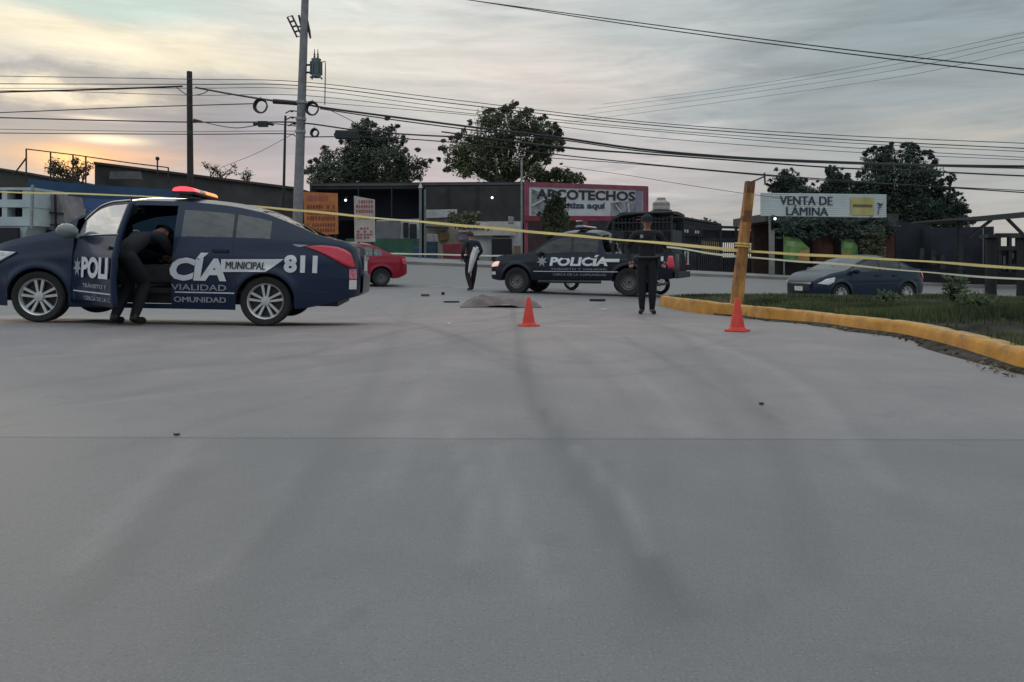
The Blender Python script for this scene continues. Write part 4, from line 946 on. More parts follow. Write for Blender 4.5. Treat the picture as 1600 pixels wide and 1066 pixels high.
    for sg in (-1, 1):
        q = MB(); q.ball(H+fw*.083+rt*.032*sg+up*.014, (.014,.010,.009), 8); q.build('eye', hair_m, bo); q = MB(); q.ball(H+rt*.084*sg-up*.01-fw*.005, (.012,.02,.032), 8); q.build('ear', skin_m, bo, smooth=True)
    q = MB(); q.bar(H+fw*.090-up*.055-rt*.022, H+fw*.090-up*.055+rt*.022, .012, .008); q.build('mouth', mat('lips', (.22,.08,.07), .6), bo)
    h = MB(); rows = []
    for i in range(9):
        th = math.pi*.5*i/8*1.08; rows.append([H+up*(.035+.095*math.cos(th))+(rt*math.cos(a)*.093+fw*math.sin(a)*.106)*math.sin(th)*(1.0)+fw*(-.004)-(up*.05*max(0, -math.sin(a))*(i/8)) for a in np.linspace(0, 2*math.pi, 19)])
    h.grid(rows)
    if hair == 'cap':
        br = [[H+up*(.028-.006*k)+rt*math.cos(a)*(.088)+fw*math.sin(a)*(.100+.035*k) for a in np.linspace(.5, math.pi-.5, 9)] for k in range(3)]; h.grid(br)
    o = h.build('cap' if hair == 'cap' else 'hair', uni_dark if hair == 'cap' else hair_m, T, smooth=True); o.modifiers.new('solid', 'SOLIDIFY').thickness = .012
    # belt
    p0 = V['pelvis'].lerp(V['chest'], .16); axv = (V['chest']-V['pelvis']).normalized(); e1 = axv.cross(Vector((0,1,0))); e1 = e1.normalized() if e1.length > .1 else Vector((1,0,0)); e2 = axv.cross(e1)
    if not belt: return T
    q = MB(); q.tube([p0+e1*math.cos(t)*.172*bulk*.96+e2*math.sin(t)*.135*bulk*.96 for t in np.linspace(0, 2*math.pi, 28, endpoint=False)], .024, 6, closed=True); q.build('belt', boot_m, T, smooth=True)
    fwb = Vector((0,1,0)); c0 = V['chest']
    for x, nm, sz, m in ((-.14,'holster',(.07,.09,.20),boot_m),(.15,'pouch',(.06,.07,.10),boot_m)):
        q = MB(); q.box(p0+Vector((x*1.45, .02, -.08)), sz); o = q.build(nm, m, T); o.modifiers.new('bevel', 'BEVEL').width = .012
    q = MB(); q.box(c0+Vector((-.12, .150, .04)), (.055, .03, .11)); q.tube([c0+Vector((-.14,.150,.09)), c0+Vector((-.145,.150,.19))], .007, 5); q.build('radio', boot_m, T)
    if hair == 'cap':
        q = MB(); q.box(c0+Vector((.10, .148, .08)), (.05, .012, .06)); q.build('badge', steel, T)
        for x in (-.10, .10): q = MB(); q.box(c0+Vector((x, .142, -.02)), (.11, .02, .11)); o = q.build('pocket', uni_dark, T); o.modifiers.new('bevel', 'BEVEL').width = .008
    return T
base = dict(pelvis=(0,0,.96), chest=(0,.01,1.30), neck=(0,.02,1.50), head=(0,.04,1.645), hipL=(-.10,0,.90), hipR=(.10,0,.90), kneeL=(-.095,.03,.50), kneeR=(.095,.03,.50), ankleL=(-.09,0,.10), ankleR=(.09,0,.10), toeL=(-.11,.15,.04), toeR=(.11,.15,.04),
    shoulderL=(-.20,0,1.43), shoulderR=(.20,0,1.43), elbowL=(-.27,-.04,1.14), elbowR=(.27,-.04,1.14), wristL=(-.27,.06,.90), wristR=(.27,.06,.90))
# officer facing us, arms bowed out with the hands at the hips
g = G(1011, 490.5); J = dict(base); J.update(elbowL=(-.36,-.06,1.17), elbowR=(.36,-.06,1.17), wristL=(-.31,.10,.96), wristR=(.31,.10,.96), handL=(-.29,.15,.885), handR=(.29,.15,.885), toeL=(-.13,.15,.04), toeR=(.13,.15,.04), look=Vector((-.15,1,-.1)))
person('officer in dark uniform and cap facing us in the road, hands at hips', g, R(180-8), J, [uni_dark, uni_trous, skin_m, boot_m], 'cap')
# the one walking past the pickup's nose, holding a long white cloth
g = G(737, 454); J = dict(base); J.update(kneeL=(-.09,.10,.50), kneeR=(.10,.06,.50), ankleL=(-.10,-.12,.10), ankleR=(.10,.18,.10), toeL=(-.12,.02,.04), toeR=(.12,.33,.04), elbowL=(-.30,-.02,1.15), wristL=(-.24,.14,.98), elbowR=(.30,-.06,1.16), wristR=(.25,.14,1.0), chest=(0,.05,1.30), neck=(0,.08,1.49), head=(0,.11,1.63), look=Vector((.2,1,-.2)))
p2 = person('person in a dark jacket and trousers walking before the pickup with a white cloth', g, R(28), J, [jacket_m, trous2, skin_m, boot_m], 'hair')
M2 = Matrix.Translation(g) @ Matrix.Rotation(R(28), 4, 'Z'); c0 = M2 @ Vector((-.15,.0,1.0))
b = MB(); rows = []
for i in range(14):
    z = i/13; c = P(743-9*z, 387+40*z, g.y-.33); wd = (.085+.04*math.sin(z*3))*(1.15-.6*z); rows.append([c+Vector((wd*(u-.5)*2*.75, .05*math.sin(u*7+z*3)+.03*math.cos(u*13), .02*math.sin(u*9))) for u in np.linspace(0, 1, 9)])
b.grid(rows); o = b.build('white_cloth', white_cloth, None, smooth=True); so2 = o.modifiers.new('solid', 'SOLIDIFY'); so2.thickness = .02; tag(o, 'long white cloth held at the hip of the person walking before the pickup', 'cloth')
# the one leaning into the sedan behind the open door
g = onground(198, 8.36); J = dict(base); J.update(pelvis=(0,-.10,.80), chest=(.0,.22,.95), neck=(.0,.43,1.0), head=(.0,.57,1.02), hipL=(-.10,-.09,.75), hipR=(.10,-.09,.75), kneeL=(-.10,.16,.46), kneeR=(.11,.15,.46), ankleL=(-.11,-.05,.10), ankleR=(.12,-.02,.10), toeL=(-.13,.10,.04), toeR=(.14,.13,.04),
    shoulderL=(-.19,.30,.99), shoulderR=(.19,.30,.99), elbowL=(-.20,.46,.80), elbowR=(.20,.48,.80), wristL=(-.15,.68,.76), wristR=(.14,.70,.76), look=Vector((0,1,-.5)))
person('officer in dark uniform leaning into the open front door of the police sedan', g, R(-14), J, [uni_dark, uni_trous, skin_m, boot_m], 'cap', bulk=1.12, belt=False)
#@@ENV
# ================================================================== cones, tape, covered mound, litter
cone_m = mat('cone_plastic', (.62,.045,.03), .5, 0, .12, 9)
def cone():
    t = thing('traffic_cone', '', 'traffic cone', (0,0,0), 0, 'traffic cones on the concrete')
    b = MB(); b.box((0,0,.016), (.27,.27,.032)); o = b.build('base', cone_m, t); bv = o.modifiers.new('bevel', 'BEVEL'); bv.width = .012; bv.segments = 2
    b = MB(); b.lathe([(.122,.03),(.115,.05),(.100,.06),(.030,.44),(.026,.455),(.018,.458),(.018,.42)], 28); b.build('shell', cone_m, t, smooth=True)
    return t
c1 = cone(); c1.location = G(826, 510); c1.rotation_euler = (0,0,.4); c1['label'] = 'orange traffic cone by the grey covered mound, nearer the middle of the road'
c1.scale = (.74,.74,.74); c2 = copy_tree(c1); c2.location = G(1152, 518); c2.rotation_euler = (0,0,.9); c2['label'] = 'orange traffic cone by the yellow kerb below the leaning post'
# grey cover over a low shape on the road
cov = mat('grey_cover', (.175,.14,.137), .95, 0, .2, 3.0, .3)
a = G(783, 479); T = thing('covered_mound', 'low grey blanket covered mound lying on the road beside the pickup', 'blanket', a)
b = MB(); rows = []
for i in range(44):
    u = (i/43*2-1); row = []
    for j in range(26):
        v = j/25*2-1; an_ = math.atan2(v, u); r = (abs(u)**3.2+abs(v)**2.2)*(1+.22*mnoise.noise(Vector((math.cos(an_)*1.6, math.sin(an_)*1.6, 4)))); h = max(0, 1-r); prof = .17+.05*math.exp(-((u-.2)/.35)**2)+.05*math.exp(-((u+.55)/.2)**2)
        z = prof*h**.7 + (.030*mnoise.noise(Vector((u*6, v*4, 1)))+.018*math.sin(u*14+v*6+3*mnoise.noise(Vector((u*3,v*3,7)))))*min(1, h*3); x_, y_ = u*.82, v*.38*(1+.1*math.sin(u*4)); row.append((x_, y_, gz(a.x+x_, a.y+y_)-a.z+.012+max(0, z)))
    rows.append(row)
b.grid(rows); b.build('blanket', cov, T, smooth=True, sharp=180)
# litter on the road, each piece its own
def flat_piece(name, label, cat, px, py, wpx, m, ang=0., dep=.10, th=.02, grp=None):
    g = G(px, py); wd = wpx/F*g.y; b = MB(); rr = random.Random(int(px)); n = 9; pts = []
    for k in range(n): t = 2*math.pi*k/n; pts.append(Vector((math.cos(t)*wd/2*rr.uniform(.75, 1), math.sin(t)*dep/2*rr.uniform(.7, 1), .004)))
    b.prism(pts, (0,0,1), th); o = b.build(name, m); o.location = g; o.rotation_euler = (0,0,ang); tag(o, label, cat, grp); return o
plas = mat('broken_plastic', (.015,.015,.017), .45, 0, .3, 20); paper = mat('paper_scrap', (.62,.60,.57), .8, 0, .1, 20); brownp = mat('brown_scrap', (.10,.08,.06), .9, 0, .3, 14)
flat_piece('broken_strip', 'thin dark plastic strip lying left of the grey mound', 'debris', 705, 473, 27, plas, .05, .10, .03)
flat_piece('plastic_fragment', 'black plastic fragment on the road before the officer facing us', 'debris', 934, 471, 28, plas, -.05, .14, .05)
flat_piece('scrap', 'brown crumpled scrap on the road behind the police sedan', 'debris', 664, 463, 15, brownp, 0, .2, .05)
flat_piece('scrap', 'small black lump between the brown scrap and the dark strip', 'debris', 692, 461, 6, plas, 0, .1, .07)
flat_piece('paper_scrap', 'white scrap of paper just left of the boots of the officer facing us', 'litter', 944, 485, 11, paper, 0, .12, .02)
flat_piece('paper_scrap', 'tiny white paper scrap on the concrete short of the grey mound', 'litter', 701, 508, 6, paper, 0, .08, .02)
flat_piece('paper_scrap', 'white wrapper in the gutter dirt against the yellow kerb', 'litter', 1352, 517, 12, paper, .5, .08, .03)
flat_piece('stick', 'pale flat stick in the gutter just right of the white wrapper', 'litter', 1374, 520, 26, mat('pale_stick', (.40,.36,.30), .8), -.25, .03, .015)
flat_piece('paper_scrap', 'pale scrap in the gutter nearest to us along the yellow kerb', 'litter', 1538, 566, 12, brownp, -.5, .07, .02)
flat_piece('scrap', 'small dark chip alone on the open concrete right of the tyre marks', 'debris', 1190, 633, 9, plas, .2, .02, .008)
flat_piece('scrap', 'dark chip on the concrete below the police sedan, short of the joint', 'debris', 276, 681, 12, plas, 0, .02, .006)
rr = random.Random(5); b = MB()
for k in range(420):
    i = rr.randrange(50, len(kb)-1); q = Vector(kb[i])
    if q.y < 3: continue
    dxy = rr.random()**2.5*.2+.01; x, y = q.x-dxy, q.y+rr.uniform(-.1,.1); z = gz(x, y)+.008; s_ = rr.uniform(.008, .028); an = rr.uniform(0, 6.3); e = Vector((math.cos(an), math.sin(an), rr.uniform(-.4,.4)))*s_; f = Vector((-math.sin(an), math.cos(an), rr.uniform(-.4,.4)))*s_*.6
    b.add([Vector((x,y,z))-e, Vector((x,y,z))+f, Vector((x,y,z))+e, Vector((x,y,z+s_*.8))-f], [(0,1,2,3)])
struct(b.build('fallen_leaves', mat('dry_leaves', (.13,.10,.06), .9, 0, .5, 3)), 'stuff')

# caution tape
def film(name, c):                         # thin plastic film: light comes through it
    m = mat(name, c, .4, 0, .12, 1.4); t = m.node_tree; b_ = t.nodes['Principled BSDF']; tl = t.nodes.new('ShaderNodeBsdfTranslucent'); mxn = t.nodes.new('ShaderNodeMixShader'); mxn.inputs[0].default_value = .5
    t.links.new(b_.inputs['Base Color'].links[0].from_socket, tl.inputs[0]); t.links.new(b_.outputs[0], mxn.inputs[1]); t.links.new(tl.outputs[0], mxn.inputs[2]); t.links.new(mxn.outputs[0], t.nodes['Material Output'].inputs[0]); return m
tape_m = film('tape_yellow', (.86,.71,.31)); tape_w = film('tape_pale', (.80,.80,.66))
def tape(label, pts, wd, m, tw=.5, name='barrier_tape'):
    c = spline([P(*p) for p in pts], 160); b = MB(); rows = []; L_ = 0
    for i, p in enumerate(c):
        d = (c[min(len(c)-1, i+1)]-c[max(0, i-1)]).normalized(); L_ += (c[i]-c[max(0,i-1)]).length
        a = tw*math.sin(L_*.8)+.5*math.sin(L_*2.6+1); up = Vector((0,0,1)); sd_ = d.cross(up).normalized(); n = up*math.cos(a)+sd_*math.sin(a); sg = .003*math.sin(L_*5)
        q_ = i/(len(c)-1); wd_ = wd if not isinstance(wd, tuple) else wd[0]+(wd[1]-wd[0])*q_; rows.append([p+n*wd_/2+Vector((0,0,sg)), p+Vector((0,0,sg))+sd_*.004, p-n*wd_/2+Vector((0,0,sg))])
    b.grid(rows); o = b.build(name, m, None, smooth=True); tag(o, label, 'barrier tape', 'yellow barrier tape'); return o
tape('long yellow barrier tape from behind the sedan across to the leaning post', [(-60,298,11.0),(0,300,11.0),(210,306,11.2),(330,317,11.4),(470,329,11.6),(570,339,11.7),(740,354,11.8),(950,373,11.9),(1080,384,11.95),(1154,392,11.98)], (.018,.052), tape_m)
tape('yellow barrier tape running from the leaning post to the far right, upper run', [(1154,392,11.98),(1240,397,11.8),(1370,404,11.5),(1480,411,11.2),(1600,420,10.9),(1700,428,10.7)], .043, tape_m)
tape('pale barrier tape low beside the leaning post, reaching toward the pickup', [(1042,386,12.9),(1066,389,12.7),(1110,396,12.4),(1154,401,12.0)], .034, tape_w)
tape('pale barrier tape sagging in front of the dark blue car, the lower run', [(1154,401,12.0),(1240,408,11.8),(1300,412,11.6),(1430,424,11.3),(1540,433,11.0),(1690,441,10.7)], .030, tape_w)
tape('thin pale tape along the far roadside between the red car and the pickup', [(550,396,26),(610,396.5,26),(680,397.5,26),(735,399,26),(790,400,26)], .055, tape_w, .2)

# leaning yellow post with a bent rod
wood_y = mat('yellow_post_wood', (.20,.085,.035), .8, 0, .2, 2.2, .4, c2=(.46,.215,.06), stretch=(4,4,1.2), detail=9)
wood_r = mat('peeled_post_wood', (.17,.07,.035), .85, 0, .4, 9, .4, stretch=(5,5,.7))
g = P(1152, 464, 12.0); T = thing('leaning_post', 'leaning timber post of peeling yellow paint standing in the island grass', 'post', g)
tp = P(1172, 284, 12.0)-g; b = MB(); ax = tp.normalized(); e1 = Vector((0,1,0)); e1 = (e1-ax*e1.dot(ax)).normalized(); e2 = ax.cross(e1); rows = []
for i in range(22):
    t = -.06+1.06*i/21; c = tp*t; ww = .082-.016*t; rows.append([c+(e2*u+e1*v)*ww*(1+.06*mnoise.noise(Vector((t*9, u, v)))) for u, v in ((1,.9),(.9,1),(-.9,1),(-1,.9),(-1,-.9),(-.9,-1),(.9,-1),(1,-.9),(1,.9))])
b.grid(rows); b.add(rows[-1][:8], [tuple(range(8))])
for i, f in enumerate(b.f):
    if len(f) == 4: c = sum((Vector(b.v[k]) for k in f), Vector())/4; b.m[i] = 1 if (c.z > 1.15 and mnoise.noise(c*9+Vector((5,0,c.z*3))) > .1+.4*(1.5-c.z)) else 0
b.build('post', [wood_y, wood_r], T)
b = MB(); b.tube([tp+Vector((.03,0,.0)), tp+Vector((.11,0,.03)), P(1194,276,12.0)-g], .012, 8); b.tube([P(1194.5,270,12)-g, P(1195.5,289,12)-g], .014, 8); b.build('rod', dark_steel, T)
b = MB()
for z in (.84, .80): b.tube([tp*(z/1.83*1.0)+(e1*math.sin(t)+e2*math.cos(t))*.105*1.15 for t in np.linspace(0, 2*math.pi, 16, endpoint=False)], .014, 6, closed=True)
b.build('tape_knot', tape_m, T)

# ================================================================== utility poles
def pole(label, name, px0, py0, px1, py1, d, r0, r1, m, grp='utility poles'):
    tp = P(px1, py1, d); bt = P(px0, py0, d); g = onground(px0-(px1-px0)*0, d); dirv = (tp-bt); bt = tp-dirv*((tp.z-g.z+.3)/dirv.z); g = Vector((bt.x, bt.y, g.z))
    T = thing(name, label, 'utility pole', g, 0, grp); b = MB(); n = 12; b.tube([bt.lerp(tp, t)-g for t in np.linspace(0, 1, n)], [r0+(r1-r0)*t for t in np.linspace(0, 1, n)], 14); b.build('shaft', m, T, smooth=True); return T, g
D0 = 27.0
PT, pg = pole('tall concrete utility pole carrying the transformer and cable coils', 'utility_pole', 465.5, 330, 477.5, -25, D0, .19, .125, concrete)
def Q(px, py, d=D0): return P(px, py, d)-pg
b = MB(); c = Q(494, 106); r = .165; b.lathe([(.001,-.34),(r*1.02,-.34),(r,-.31),(r,.27),(r*1.05,.28),(r*1.05,.31),(.001,.33)], 24, 'z', c)
for s_ in (-1, 1):
    for y in (-.1, .1): b.box(c+Vector((s_*.17, y, -.36)), (.05,.05,.06))
for k in range(10): a = 2*math.pi*k/10; b.box(c+Vector((math.cos(a)*.2, math.sin(a)*.2, -.02)), (.05,.02,.46), Matrix.Rotation(a, 3, 'Z'))
tf = b.build('transformer', xfmr_m, PT, smooth=True, sharp=30)
for x in (-.06, .06): b = MB(); b.lathe([(.03,0),(.045,.05),(.025,.07),(.045,.10),(.025,.13),(.04,.16),(.02,.22),(.012,.36),(.001,.37)], 10, 'z', c+Vector((x, 0, .31))); b.build('bushing', mat('porcelain', (.16,.13,.13), .35, 0, .2, 10), tf, smooth=True)
b = MB(); b.box(c+Vector((-.26,0,.10)), (.25,.1,.05)); b.box(c+Vector((-.26,0,-.17)), (.25,.1,.05)); b.build('bracket', dark_steel, PT)
b = MB(); b.tube([c+Vector((.17,0,.2)), Q(508,96), Q(508.5,104), Q(507.5,164)], .018, 6); b.build('drop_wire', cable_m, PT)
# cutouts at the top left
b = MB(); a1, a2 = Q(449, 27), Q(464, 58); e = Vector((.15,0,.05))
b.tube([a1, a2, a2+e*1.1, a1+e*1.1], .036, 6, closed=True)
for t in (.25,.5,.75): b.bar(a1.lerp(a2, t), a1.lerp(a2, t)+e*1.1, .05)
b.tube([Q(466,42), Q(477,40)], .03, 6); b.tube([Q(467,24), Q(470,38), Q(474,50)], .04, 6); b.build('cutout_fuse', dark_steel, PT)
b = MB(); b.tube([Q(480,30), Q(483,48), Q(485,60)], [.03,.05,.035], 8); b.build('insulator', dark_steel, PT)
b = MB(); b.tube([Q(427,158.5), Q(448,160), Q(470,162), Q(486,164)], [.09,.085,.08,.05], 8); b.build('splice_case', dark_steel, PT)
for k, (y0, x0) in enumerate(((176,446),(186,447),(196,450))):
    b = MB(); b.tube([Q(x0,y0+1), Q(x0+8,y0-3), Q(464,y0-2)], .022, 6); b.lathe([(.001,-.04),(.045,-.03),(.045,.03),(.001,.04)], 8, 'z', Q(x0+10, y0-2)); b.build('insulator', dark_steel, PT)
b = MB()
for y_ in (160, 186, 206): b.lathe([(.165+.012,-.05),(.175+.012,-.05),(.175+.012,.05),(.165+.012,.05)], 16, 'z', Q(471-(y_-160)*.034, y_))
b.build('pole_band', steel, PT, smooth=True)
DT, dg_ = pole('dark timber utility pole standing alone left of the concrete pole', 'utility_pole', 297.5, 290, 296, 112, 33, .155, .115, darkwood)
b = MB(); b.tube([P(303,189,33)-dg_, P(316,190,33)-dg_], [.10,.03], 8); b.build('cable_clamp', dark_steel, DT)
ST, sg_ = pole('thin dark pole just left of the concrete pole, half its height', 'utility_pole', 443.5, 290, 446, 181, 36, .075, .055, dark_steel)
# coils of spare cable hung from the span
def coil(label, px, py, rx, d, grp='coils of spare cable'):
    c = P(px, py, d); T = thing('cable_coil', label, 'cable coil', c, 0, grp); b = MB(); r = rx/F*d
    for k in range(4): rr_ = r*(1-.05*k); b.tube([Vector((rr_*math.cos(t), .05*(k-1.5)+.02*math.sin(3*t), rr_*1.05*math.sin(t))) for t in np.linspace(0, 2*math.pi, 26, endpoint=False)], .026, 6, closed=True)
    b.build('coil', cable_m, T, smooth=True)
    b = MB(); b.tube([(0,0,r), (0,0,r+.10)], .012, 6); b.build('hook', dark_steel, T)
coil('black coil of spare cable hanging left of the concrete pole', 407.5, 166, 10.5, 27.2)
coil('black coil of spare cable hanging just right of the concrete pole', 488, 170, 10, 26.6)
coil('small loop of cable low on the span right of the concrete pole', 492, 208, 6, 26.6)
cs = P(411, 194, 27.3); b = MB(); b.box((0,0,0), (.34,.14,.20)); b.tube([(-.35,0,.0),(-.1,0,.02)], .05, 8); b.tube([(.15,0,.02),(.38,0,-.02)], .05, 8); o = b.build('junction_box', dark_steel); o.location = cs; tag(o, 'small dark junction box strung on a cable between the two poles', 'junction box')
cs = P(542, 211, 26.2); b = MB(); b.box((0,0,0), (.80,.2,.30)); b.box((-.42,0,.0), (.06,.1,.12)); o = b.build('junction_box', dark_steel); o.location = cs; o.rotation_euler = (0, R(2), 0); bv = o.modifiers.new('bevel', 'BEVEL'); bv.width = .04; tag(o, 'large dark cable case strung in front of the tree right of the concrete pole', 'junction box')

# wires: every run an object
def wire(label, pts, r, m=cable_m, n=48):
    b = MB(); b.tube(spline([P(*p) for p in pts], n), r, 6, caps=False); o = b.build('overhead_wire', m, None, smooth=True); tag(o, label, 'overhead wire', 'overhead wires'); return o
wire('highest overhead wire, steeply crossing the top of the view, upper of its pair', [(640,-18,24),(705,-4,23),(1000,36,19),(1300,75,16),(1600,108,14),(1800,128,13)], .013)
wire('overhead wire just below the highest one, lower of the steep pair', [(640,-12,24),(712,-3,23),(1000,41,19),(1300,81,16),(1600,117,14),(1800,140,13)], .013)
for k, (y0, y1, x0) in enumerate(((163,51,940),(171,58,920),(181,66,900),(192,78,880))):
    wire('faint wire fanning up to the right across the grey sky, %s of four' % ['highest','second','third','lowest'][k], [(x0,y0,60),(x0+230,y0-30,48),(1400,(y0+y1)/2-14,40),(1600,y1,34),(1800,y1-36,30)], .010, cable_grey)
wire('topmost thin wire along the street passing behind the transformer', [(-100,117,30),(0,119,30),(300,124,28.5),(470,128,27),(700,155,26),(1000,190,25),(1300,211,24),(1600,224,23),(1800,232,22)], .013, cable_grey)
wire('second thin wire along the street just under the topmost', [(-100,128,30),(0,131,30),(300,132,28.5),(470,134,27),(700,161,26),(1000,194,25),(1300,217,24),(1600,232,23),(1800,241,22)], .016)
wire('third thin wire along the street, last of the upper three', [(-100,137,30),(0,138,30),(300,138,28.5),(468,139.5,27),(700,168,26),(1000,200,25),(1300,222,24),(1600,237,23),(1800,247,22)], .011, cable_grey)
wire('thin wire slightly above the black coils, touching the concrete pole', [(-100,140,30),(100,143,30),(300,149,28.5),(470,149,27),(700,174,26),(860,190,25.4),(1000,203,25),(1300,229,24),(1600,246,23),(1800,256,22)], .011, cable_grey)
wire('thin wire level with the black coils right of the concrete pole', [(472,158,27),(620,170,26.4),(760,183,25.8),(1000,213,25),(1300,236,24),(1600,250,23),(1800,258,22)], .010, cable_grey)
wire('thick cable sweeping from the left edge up to the dark timber pole', [(-120,148,33),(0,144,33),(150,140,33),(285,135,33)], .040)
wire('thick cable from the dark timber pole down to the concrete pole', [(306,137,33),(360,147,31),(430,158,28),(470,162,27)], .042)
wire('thick black cable bundle leaving the concrete pole for the right edge', [(472,162,27),(510,169,26.8),(600,181,26.4),(740,199,25.8),(860,213,25.4),(1000,233,25),(1150,246,24.4),(1300,253,24),(1450,258,23.5),(1600,260,23),(1800,262,22)], .038)
wire('cable hugging the underside of the thick black bundle', [(500,170,26.8),(620,188,26.3),(760,206,25.8),(880,219,25.3),(1000,236,24.9),(1150,248,24.3),(1300,255,23.9),(1600,263,22.9),(1800,265,22)], .022)
wire('cable a hand below the thick black bundle, nearly parallel to it', [(690,206,26),(880,231,25.3),(1000,240,25),(1150,251,24.4),(1300,262,24),(1450,268,23.5),(1600,275,23),(1800,282,22)], .026)
wire('small wire loop joining the thick cable on both sides of the timber pole', [(276,137,33),(290,147,32.9),(303,149,32.9),(318,146,32.6),(326,141,32.4)], .018)
wire('cable rising from the left edge to the coil left of the concrete pole', [(-100,177,31),(0,176,31),(200,168,30),(300,165,29),(400,162,27.6)], .020)
wire('cable crossing the dark timber pole at mid height, with a clamp', [(-100,183,33),(0,184,33),(150,188,33),(297,191,33),(400,191,29),(470,192,27),(560,204,26.6),(650,211,26.2),(760,217,25.8),(900,232,25.3),(1000,240,25)], .028)
wire('slack cable drooping under the clamped one between both poles', [(318,191,32),(345,197,31),(370,200,30),(395,197,28.6),(420,193,28),(470,198,27)], .018)
wire('thin wire below the clamped cable left of the timber pole', [(-100,200,33),(0,202,33),(200,205,33),(297,206,32),(400,205,29),(470,205,27)], .012, cable_grey)
wire('lowest cable at the left edge, running level to the concrete pole', [(-100,207,33),(0,208,33),(297,210,32),(440,209,28),(470,214,27),(560,214,26.6),(700,222,26),(900,245,25.3),(1100,265,24.6),(1300,281,24),(1600,301,23),(1800,315,22)], .020)
wire('thin wire falling from the concrete pole behind the tree', [(515,172,26.8),(540,184,26.6),(570,199,26.4),(600,207,26.2)], .012, cable_grey)
wire('thin low wire from the round tree toward the leaning post', [(860,247,27),(1000,257,26),(1120,268,25),(1200,275,24.5),(1300,283,24),(1600,298,23),(1800,308,22)], .014)
wire('thin wire descending over the pink framed sign', [(880,260,30),(980,274,28),(1060,287,27),(1160,302,26),(1300,320,25)], .010, cable_grey)
wire('faint stay wire slanting down left of the concrete pole', [(466,205,27),(400,240,33),(345,262,38)], .010, cable_grey)
#@@BUILD
# ================================================================== trees
leafA = mat('leaf_dark', (.032,.042,.032), .8, 0, .4, .5, c2=(.070,.088,.060))
leafB = mat('leaf_olive', (.036,.047,.024), .8, 0, .4, .5, c2=(.090,.104,.052))
leafC = mat('leaf_blue_green', (.017,.032,.027), .8, 0, .4, .5, c2=(.040,.066,.050))
bark = mat('bark', (.045,.036,.028), .9, 0, .35, 6, .4)
def leaf_cloud(b, c, r, n, size, rg, flat=.85):
    subs = [(c, r*.86, .52)]
    for _ in range(11):
        u = Vector((rg.gauss(0,1), rg.gauss(0,.8), rg.gauss(0,1))).normalized(); subs.append((c+u*r*rg.uniform(.45, .98), r*rg.uniform(.20, .44), .055))
    for cc, rr, fr in subs:
        for _ in range(int(n*fr)+1):
            u = Vector((rg.gauss(0,1), rg.gauss(0,1), rg.gauss(0,1))).normalized(); k = rg.random()**.5; p = cc+Vector((u.x*rr, u.y*rr, u.z*rr*flat))*k*1.1
            if mnoise.noise(p*(2.2/max(.5, r))+Vector((3,1,7))) < -.42: continue
            a = Vector((rg.gauss(0,1), rg.gauss(0,1), rg.gauss(-.3,.8))).normalized(); e = a.orthogonal().normalized(); t = rg.uniform(0, 6.28); e = e*math.cos(t)+a.cross(e)*math.sin(t); l = size*rg.uniform(.55, 1.3)
            b.add([p-a*l, p+e*l*.36, p+a*l, p-e*l*.36], [(0,1,2,3)])
def tree(label, blobs, d, m, base_px, n=5200, size=.20, name='tree', grp='trees behind the shops', seed=1, sprigs=6):
    rg = random.Random(seed); g = onground(base_px, d); T = thing(name, label, 'tree', g, 0, grp); b = MB(); tr_ = MB(); s_ = F/d
    tot = sum(r**2 for _, _, r in blobs); cs = []
    for px, py, r in blobs: c = P(px, py, d)-g; c.y += rg.uniform(-.5, .5)*r/s_; cs.append((c, r/s_))
    low = min(c.z-r for c, r in cs); fork = Vector((0, 0, max(.8, low+.15*(cs[0][0].z-low))))
    R0 = .05+.035*max(c.z for c, r in cs); tr_.tube([(0,0,-.2), (0,0,fork.z*.5), fork], [R0*1.25, R0, R0*.85], 9)
    for c, r in cs:
        md = fork.lerp(c, .55)+Vector((0, 0, -.12*r)); tr_.tube([fork, md, c+Vector((0,0,r*.3))], [R0*.6, R0*.38, R0*.12], 7)
        for _ in range(5):
            e = c+Vector((rg.uniform(-1,1), rg.uniform(-1,1), rg.uniform(-.4,1)))*r*.75; tr_.tube([md.lerp(c, .6), e], [R0*.2, R0*.05], 5)
        leaf_cloud(b, c, r, int(n*(r*s_)**2/tot), size, rg)
        for _ in range(sprigs):
            a = rg.uniform(-.3, math.pi+.3); e = c+Vector((math.cos(a), rg.uniform(-.3,.3), math.sin(a)))*r*rg.uniform(.95, 1.22); leaf_cloud(b, e, r*.15, int(n*.0045), size*.9, rg)
    b.build('crown', m, T); tr_.build('trunk', bark, T, smooth=True); return T
tree('broad dark tree just right of the concrete pole, dense rounded crown', [(575,240,48),(532,262,44),(505,280,26),(612,262,40),(643,262,26),(560,218,28),(600,216,26),(560,280,40),(620,285,30)], 53, leafA, 575, 19500, 0.134, seed=2)
tree('tallest loose tree behind the shed with sky showing between its twigs', [(790,218,46),(748,226,34),(838,222,34),(716,242,26),(806,190,26),(858,232,18),(770,262,40),(850,205,20),(820,260,34),(725,262,24),(868,212,10),(770,190,16)], 53, leafB, 790, 17680, 0.123, seed=3, sprigs=12)
tree('low bushy tree showing over the left end of the pink framed sign', [(850,278,14),(870,274,15),(890,278,12),(905,282,9),(838,270,12)], 48, leafB, 868, 3900, 0.112, seed=4)
tree('small bushy tree growing in front of the pink framed sign', [(866,336,19),(868,352,19),(860,322,12),(874,320,12),(852,342,12),(882,344,12),(864,364,15),(868,309,8)], 33, leafB, 865, 8320, 0.067, seed=5, grp='trees at the roadside')
tree('small dark tree behind the left end of the corrugated white sign', [(1228,286,22),(1240,292,20),(1215,296,14),(1262,300,12),(1245,310,24)], 46, leafC, 1235, 6760, 0.106, seed=6)
